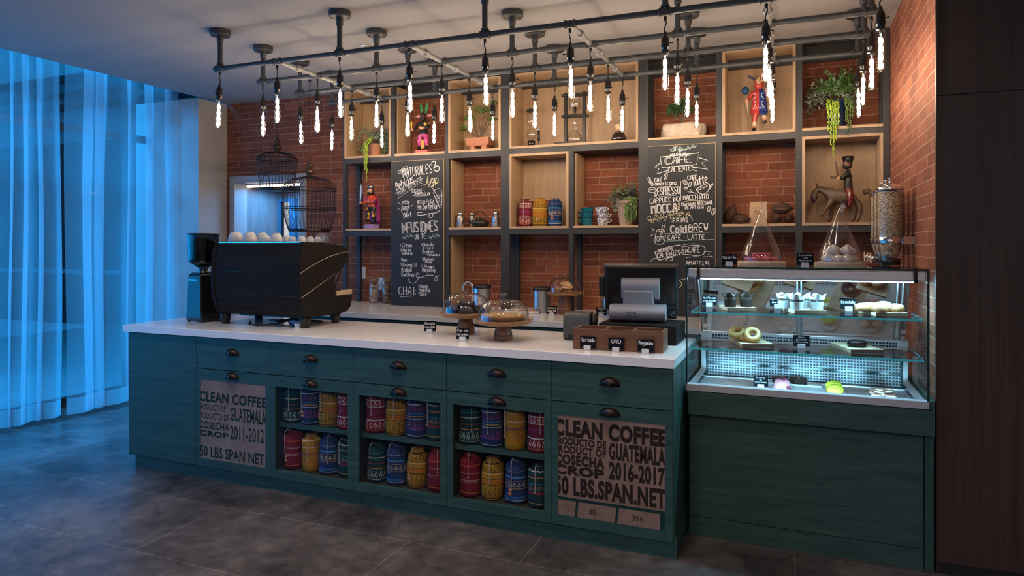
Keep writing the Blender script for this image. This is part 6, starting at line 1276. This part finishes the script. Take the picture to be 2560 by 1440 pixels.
m = M(); m.ball((0, -.002, .355), .033, 16, 10, (1.0, .9, 1.0)); m.obj('neck_ruff', pl('red_paint', RD, .4), t); head(t, (0, -.014, .388), .028, pl('gold_mask', (.42, .30, .14), .35), False)
m = M(); m.ball((0, .008, .395), .034, 16, 10, (1, .9, 1)); m.obj('hood', bpy.data.materials['red_paint'], t)
for s in (-1, 1): m = M(); m.tube([(s*.022, 0, .408), (s*.045, 0, .412), (s*.066, 0, .424), (s*.082, 0, .440)], [.009, .008, .006, .003], 8); m.obj('horn', pl('blue_horn', (.02, .04, .14), .4), t)
m = M()
for s, x0 in ((1, -.026), (-1, .022)):
    for z0 in (.185, .245): m.tube([(x0-s*.014+s*q_[0], -.037-.0002, z0+q_[1]) for q_ in ((0, 0), (.010, .012), (.018, .026), (.020, .040), (.012, .046), (.006, .040))], .0022, 5)
m.obj('scroll_paint', MT['white'], t)
# 4 rider on horse, right oak box
pp = W(2100, 556, 5.40); t = thing('carved_horse_rider', 'carved wooden rider with raised sword on a dark wooden horse', 'figurine', (pp.x, 5.41, 1.6535), 0); k_ = mpp(pp.x, 5.40)
def hp(u, v, dy=0): return ((u-2100)*k_, dy, (554-v)*k_)
HM = noisy('horse_wood', (.030, .020, .012), (.16, .10, .055), 7, (1, 1, 3), rough=.45)
J = [(*hp(2140, 487), .046), (*hp(2110, 489), .045), (*hp(2084, 487), .043), (*hp(2064, 474), (.030, .024)), (*hp(2048, 467), .026), (*hp(2042, 480), .027), (*hp(2041, 498), .020)]
E_ = [(0, 1), (1, 2), (2, 3), (3, 4), (4, 5), (5, 6)]
def leg(root, pts):
    p = root
    for q in pts: J.append(q); E_.append((p, len(J)-1)); p = len(J)-1
leg(2, [(*hp(2078, 506, -.028), .020), (*hp(2066, 520, -.030), .014), (*hp(2060, 532, -.030), .012), (*hp(2051, 535, -.030), .012)]); leg(2, [(*hp(2084, 506, .028), .020), (*hp(2080, 525, .03), .014), (*hp(2079, 545, .03), .013), (*hp(2074, 551, .03), .013)])
leg(0, [(*hp(2142, 506, -.028), .024), (*hp(2146, 524, -.03), .016), (*hp(2140, 544, -.03), .013), (*hp(2134, 551, -.03), .013)]); leg(0, [(*hp(2136, 506, .028), .022), (*hp(2134, 525, .03), .015), (*hp(2132, 544, .03), .013), (*hp(2127, 551, .03), .013)])
skinbody('horse', HM, t, J, E_, 1, 2); m = M(); m.tube([hp(2152, 480), hp(2162, 476), hp(2171, 482), hp(2174, 495), hp(2172, 508)], [.018, .020, .019, .017, .012], 10); m.obj('tail', MT['boarddark'], t); m = M(); m.ball(hp(2040, 490), .030, 14, 8, (.66, .80, 1.35)); m.obj('painted_face', noisy('painted_face', (.16, .015, .015), (.03, .04, .10), 24, rough=.4), t); m = M()
for i in range(9): m.tube([(hp(2046+4.6*i, 465)[0], -.020, hp(0, 466+.8*i)[2]), (hp(2048+4.6*i, 461)[0], 0, hp(0, 460+.7*i)[2]), (hp(2046+4.6*i, 465)[0], .020, hp(0, 466+.8*i)[2])], .0042, 5)
m.obj('mane', MT['boarddark'], t)
for x in (-1, 1): m = M(); m.lathe([(.006, 0), (.005, .01), (.001, .022)], 8, (hp(2047, 0)[0], x*.010, hp(0, 460)[2])); m.obj('ear', HM, t)
RM = bandmat('rider_paint', [(0, (.15, .012, .012)), (.235, (.016, .018, .014))], [((.30, .20, .10), 34, .14, .24, .42)])
J2 = [(*hp(2118, 464), (.030, .028)), (*hp(2118, 448), (.032, .028)), (*hp(2119, 430), (.034, .030)), (*hp(2119, 420), .012)]; E2 = [(0, 1), (1, 2), (2, 3)]
def leg2(root, pts):
    p = root
    for q in pts: J2.append(q); E2.append((p, len(J2)-1)); p = len(J2)-1
for s in (-1, 1): leg2(0, [(*hp(2120, 474, s*.040), .026), (*hp(2122, 492, s*.058), .023), (*hp(2122, 508, s*.058), .016), (*hp(2117, 514, s*.058), .013)])
leg2(2, [(*hp(2117, 432, -.032), .017), (*hp(2106, 442, -.046), .014), (*hp(2098, 445, -.05), .011)]); leg2(2, [(*hp(2120, 432, .032), .017), (*hp(2110, 440, .044), .014), (*hp(2096, 442, .03), .011)])
skinbody('rider_body', RM, t, J2, E2, 0, 2); M().ball(hp(2096, 444, -.05), .014, 10, 8).obj('hand', SKm, t)
head(t, Vector(hp(2117, 408)), .030, pl('rider_skin', (.20, .085, .05), .45), True, math.radians(-75)); m = M(); m.lathe([(.030, 0), (.032, .012), (.041, .044), (.002, .040)], 4, hp(2118, 404)); m.obj('hat', BKm, t)
blade(t, hp(2095, 443, -.052), hp(2088, 400, -.052), .020, MT['boarddark']); M().cbox(hp(2085, 441, -.05), (.045, .016, .020)).obj('pistol', MT['boarddark'], t)
M().cbox(hp(2119, 484, -.083), (.004, .004, .03)).cbox(hp(2119, 483, -.083), (.020, .004, .004)).obj('white_cross', MT['icing'], t)
# ------------------------------------------------------------ coffee brewers in the wide oak box
zb_ = 2.3165
pp = W(1437, 355, 5.40); t = thing('cold_drip_tower', 'black wooden cold drip tower with glass bulbs', 'coffee brewer', (pp.x, 5.41, zb_)); B = MT['black']
M().box(-.155, .115, -.085, .085, 0, .018).obj('base', B, t, bevel=.004)
for x in (-.082, .078): M().box(x-.013, x+.013, -.015, .015, .018, .43).obj('post', B, t)
for z in (.228, .400): m = M(); m.box(-.112, .112, -.038, .038, z, z+.020); m.obj('crossbar', B, t, bevel=.008)
m = M(); m.lathe([(.002, .020), (.055, .022), (.062, .045), (.056, .075), (.032, .105), (.021, .125), (.021, .195), (.027, .205)], 28, (-.002, 0, 0), caps=(True, False)); m.obj('flask', MT['domeglass'], t); m = M(); m.lathe([(.010, .235), (.014, .27), (.044, .30), (.048, .36), (.040, .40)], 28, (-.002, 0, 0), caps=(False, False)); m.obj('upper_bulb', MT['domeglass'], t); m = M(); m.lathe([(.004, .26), (.012, .285), (.014, .305), (.004, .315)], 12, (-.002, 0, 0)); m.obj('valve', MT['bronze'], t)
pp = W(1332, 362, 5.40); t = thing('siphon_brewer', 'glass siphon coffee brewer with black burner and stand', 'coffee brewer', (pp.x, 5.40, zb_)); M().cbox((0.01, 0, .006), (.13, .08, .012)).obj('base', MT['chrome'], t, bevel=.004); m = M(); m.lathe([(.026, .013), (.030, .02), (.034, .052), (.022, .056), (.002, .056)], 20, (-.012, 0, 0)); m.obj('burner', MT['blackgloss'], t)
m = M(); m.tube([(.052, 0, .012), (.054, 0, .08), (.050, 0, .15), (.034, 0, .168), (.012, 0, .172)], .006, 8); m.obj('stand_arm', MT['chrome'], t); M().tube([(.053, 0, .05), (.053, 0, .135)], .011, 8).obj('grip', B, t); m = M(); m.lathe([(.002, .068), (.030, .075), (.044, .105), (.036, .138), (.016, .155), (.014, .17)], 24, (-.012, 0, 0), caps=(True, False)); m.lathe([(.012, .172), (.034, .19), (.040, .215), (.040, .295)], 24, (-.012, 0, 0), caps=(False, False)); m.obj('glass_globes', MT['domeglass'], t); m = M(); m.lathe([(.042, .296), (.044, .312), (.030, .320), (.002, .321)], 24, (-.012, 0, 0)); m.obj('lid', B, t)
pp = W(1547, 348, 5.40); t = thing('pour_over_carafe', 'hourglass pour-over carafe of dark coffee with wooden collar', 'coffee brewer', (pp.x, 5.40, zb_)); m = M(); m.lathe([(.002, 0), (.052, .002), (.062, .022), (.052, .058), (.028, .092), (.020, .106), (.026, .125), (.048, .185)], 28, caps=(True, False)); m.obj('glass', MT['domeglass'], t); m = M(); m.lathe([(.002, .003), (.050, .005), (.059, .022), (.050, .055), (.034, .078), (.002, .079)], 28); m.obj('coffee', pl('black_coffee', (.012, .004, .002), .1), t); m = M(); m.lathe([(.030, .090), (.023, .106), (.027, .122), (.036, .140), (.034, .140), (.024, .120), (.021, .106), (.027, .090)], 20); m.obj('wood_collar', MT['boardwood'], t); m = M(); m.ball((-.002, -.030, .098), .007, 8, 6); m.tube([(0, -.03, .10), (.004, -.034, .07)], .0015, 5); m.obj('leather_tie', MT['acacia'], t)
# shelf bags in the lower oak box
zb_ = 1.6505
for u, kd, vr, y, lb, sc in ((1313, 'r1', 0, 5.40, 'red striped bag standing at the left in the oak box', 1.02), (1350, 'y1', 1, 5.385, 'yellow patterned bag in the middle of the oak box', 1.0), (1388, 'b2', 0, 5.39, 'blue striped bag with flat top at the right in the oak box', 1.02), (1331, 'r2', 1, 5.50, 'red bag half hidden behind the left ones in the oak box', .92), (1371, 'r1', 1, 5.50, 'red bag half hidden behind the yellow and blue ones in the oak box', .94)):
    p = W(u, 560, y); t = put_bag(kd, vr, (p.x, y, zb_), R.uniform(-.3, .3), lb, 'woven bags in the lower oak box', sc, .8)
    if y < 5.45: doll(t, -.015, .05, -.060, [MT['doll']])
# enamel mugs
def mug(loc, mat, rim, label, tilt=0, hd=0.0, grp='x'):
    t = thing('enamel_mug', label, 'mug', loc, hd, grp); t.rotation_euler = (0, tilt, hd); m = M(); m.lathe([(.002, 0), (.034, 0), (.037, .004), (.050, .062), (.048, .062), (.035, .006), (.002, .005)], 28); m.obj('mug', mat, t, auto=50); M().torus((0, 0, .0622), .050, .0022, 28, 6).obj('rim', rim, t); m = M(); m.tube([(.040+.009*(1-i/8)+.026*math.sin(PI*i/8), 0, .054-.030*i/8) for i in range(9)], .0038, 6); m.obj('handle', mat, t); return t
TE = pl('teal_enamel', (.006, .14, .21), .12); SW = noisy('blue_swirl_enamel', (.03, .04, .14), (.72, .72, .74), 26, rough=.15, lo=.42, hi=.47, dist=2.5, detail=2); NV = pl('navy_rim', (.01, .015, .06), .3)
p = W(1467, 562, 5.38)
for i, (dx, tl, hd) in enumerate(((0, 0, 3.8), (.004, 0, 3.9), (.012, .10, 3.7))): mug((p.x+dx, 5.38, zb_+.0005+.0425*i), TE, NV, 'teal enamel mug, %s of its stack' % ('bottom', 'middle', 'top')[i], tl, hd, 'stacked teal mugs')
p = W(1507, 562, 5.38)
for i, (dx, tl, hd) in enumerate(((0, 0, .1), (.002, 0, -.2), (-.008, -.10, -.4))): mug((p.x+dx, 5.38, zb_+.0005+.0425*i), SW, NV, 'blue and white swirl enamel mug, %s of its stack' % ('bottom', 'middle', 'top')[i], tl, hd, 'stacked swirl mugs')
# teapot and hammered shakers
zb_ = 1.6465
p = W(1200, 568, 5.39); t = thing('iron_teapot', 'black cast iron teapot with arched handle', 'teapot', (p.x, 5.39, zb_)); IR = noisy('cast_iron', (.012, .011, .011), (.02, .018, .017), 120, rough=.5, bmp=.4); m = M(); m.lathe([(.002, 0), (.052, 0), (.064, .010), (.082, .034), (.084, .042), (.070, .058), (.040, .070), (.002, .072)], 32); m.obj('body', IR, t); m = M(); m.lathe([(.034, .070), (.034, .075), (.012, .080), (.005, .084), (.008, .092), (.002, .098)], 20); m.obj('lid', IR, t); M().tube([(-.070, 0, .040), (-.095, 0, .052), (-.108, 0, .070)], [.014, .010, .008], 8).obj('spout', IR, t); M().tube([(-.060+.0, 0, .060)]+[(.062*math.cos(PI-PI*i/12)*1.05, 0, .068+.072*math.sin(PI*i/12)) for i in range(13)], .0045, 6).obj('handle', IR, t)
HS = noisy('hammered_steel', (.55, .53, .50), (.75, .72, .69), 60, rough=.18, metal=1, bmp=.8, bd=.006)
for (u, y, lb) in ((1151, 5.37, 'hammered steel shaker at the left end of the teapot shelf'), (1181, 5.46, 'hammered steel shaker behind the teapot'), (1240, 5.37, 'hammered steel shaker at the right end of the teapot shelf')):
    p = W(u, 565, y); t = thing('steel_shaker', lb, 'shaker', (p.x, y, zb_), 0, 'hammered steel shakers'); m = M(); m.lathe([(.002, 0), (.034, 0), (.036, .004), (.036, .085), (.024, .098), (.023, .104)], 28); m.obj('body', HS, t, auto=40); m = M(); m.lathe([(.026, .104), (.026, .124), (.022, .130), (.002, .131)], 24); m.obj('cap', MT['chrome'], t)
# cacao pods and paper bag
zb_ = 1.6515; CP = noisy('cacao_husk', (.030, .012, .007), (.10, .04, .022), 18, rough=.7, bmp=.5)
def pod(u, v, y, sc, rot, lb, L=1.0):
    p = W(u, v, y); m = M(); m.lathe([(.002, -.085), (.012, -.078), (.030, -.055), (.042, -.02), (.044, .01), (.038, .04), (.024, .066), (.010, .080), (.007, .09), (.002, .091)], 40, fn=lambda q, h, a: q*(1+.07*math.cos(10*a))); o = tag(m.obj('cacao_pod', CP), lb, 'cacao pod', 'dried cacao pods'); o.scale = (sc, sc, sc*L); o.location = p; o.rotation_euler = rot
def podx(x, y, z, sc, rot, lb): pod(1800, 540, 5.4, sc, rot, lb); o = C.objects[-1]; o.location = (x, y, zb_+z)
podx(-.447, 5.44, .080, .90, (0, .33, .2), 'dried cacao pod leaning upright at the left of the pod shelf'); podx(-.372, 5.375, .0375, .80, (.1, 1.5708, 0), 'dried cacao pod lying beside the leaning one')
podx(-.118, 5.39, .0395, .84, (1.5708, .2, .1), 'dried cacao pod end-on at the left of the right pile'); podx(-.037, 5.40, .0375, .78, (1.5708, .6, -.05), 'dried cacao pod end-on at the right of the right pile'); podx(-.090, 5.40, .112, .90, (.1, 1.5708, 0), 'dried cacao pod lying on top of the right pile')
p = W(1896, 560, 5.43); t = thing('paper_bag', 'brown kraft paper bag of cacao with folded top', 'paper bag', (p.x, 5.43, zb_)); KR = noisy('kraft_paper', (.42, .28, .17), (.50, .35, .22), 12, rough=.85); m = M(); m.grid([[Vector((x*sx, y*sy, z)) for x, y in ((-1, -1), (1, -1), (1, 1), (-1, 1))] for sx, sy, z in ((.062, .038, 0), (.063, .038, .06), (.062, .028, .12), (.060, .010, .152))], smooth=False); m.obj('bag', KR, t, bevel=.002); M().box(-.061, .061, -.036, -.026, .128, .162, Matrix.Rotation(-.15, 4, 'X')).obj('folded_flap', KR, t)
m = M()
for i, (s_, h, w__) in enumerate((('GRANOS DE', .007, .045), ('CACAO', .014, .056), ('de Guatemala', .007, .05), ('500 g', .006, .02))): typ(m, s_, -.030, .092-.020*i, h, w__, 0)
m.v = [(x, -.0392+max(0, (z-.06))*.165, z) for x, y, z in m.v]; m.obj('print', MT['inkbrown'], t, recalc=False)
# remove bag masters that were never placed
for k in BP:
    for t in BP[k]:
        if 'proto' in t.keys(): del t['proto']
        if t['label'] == 'x':
            for ch in list(t.children): bpy.data.objects.remove(ch)
            bpy.data.objects.remove(t)
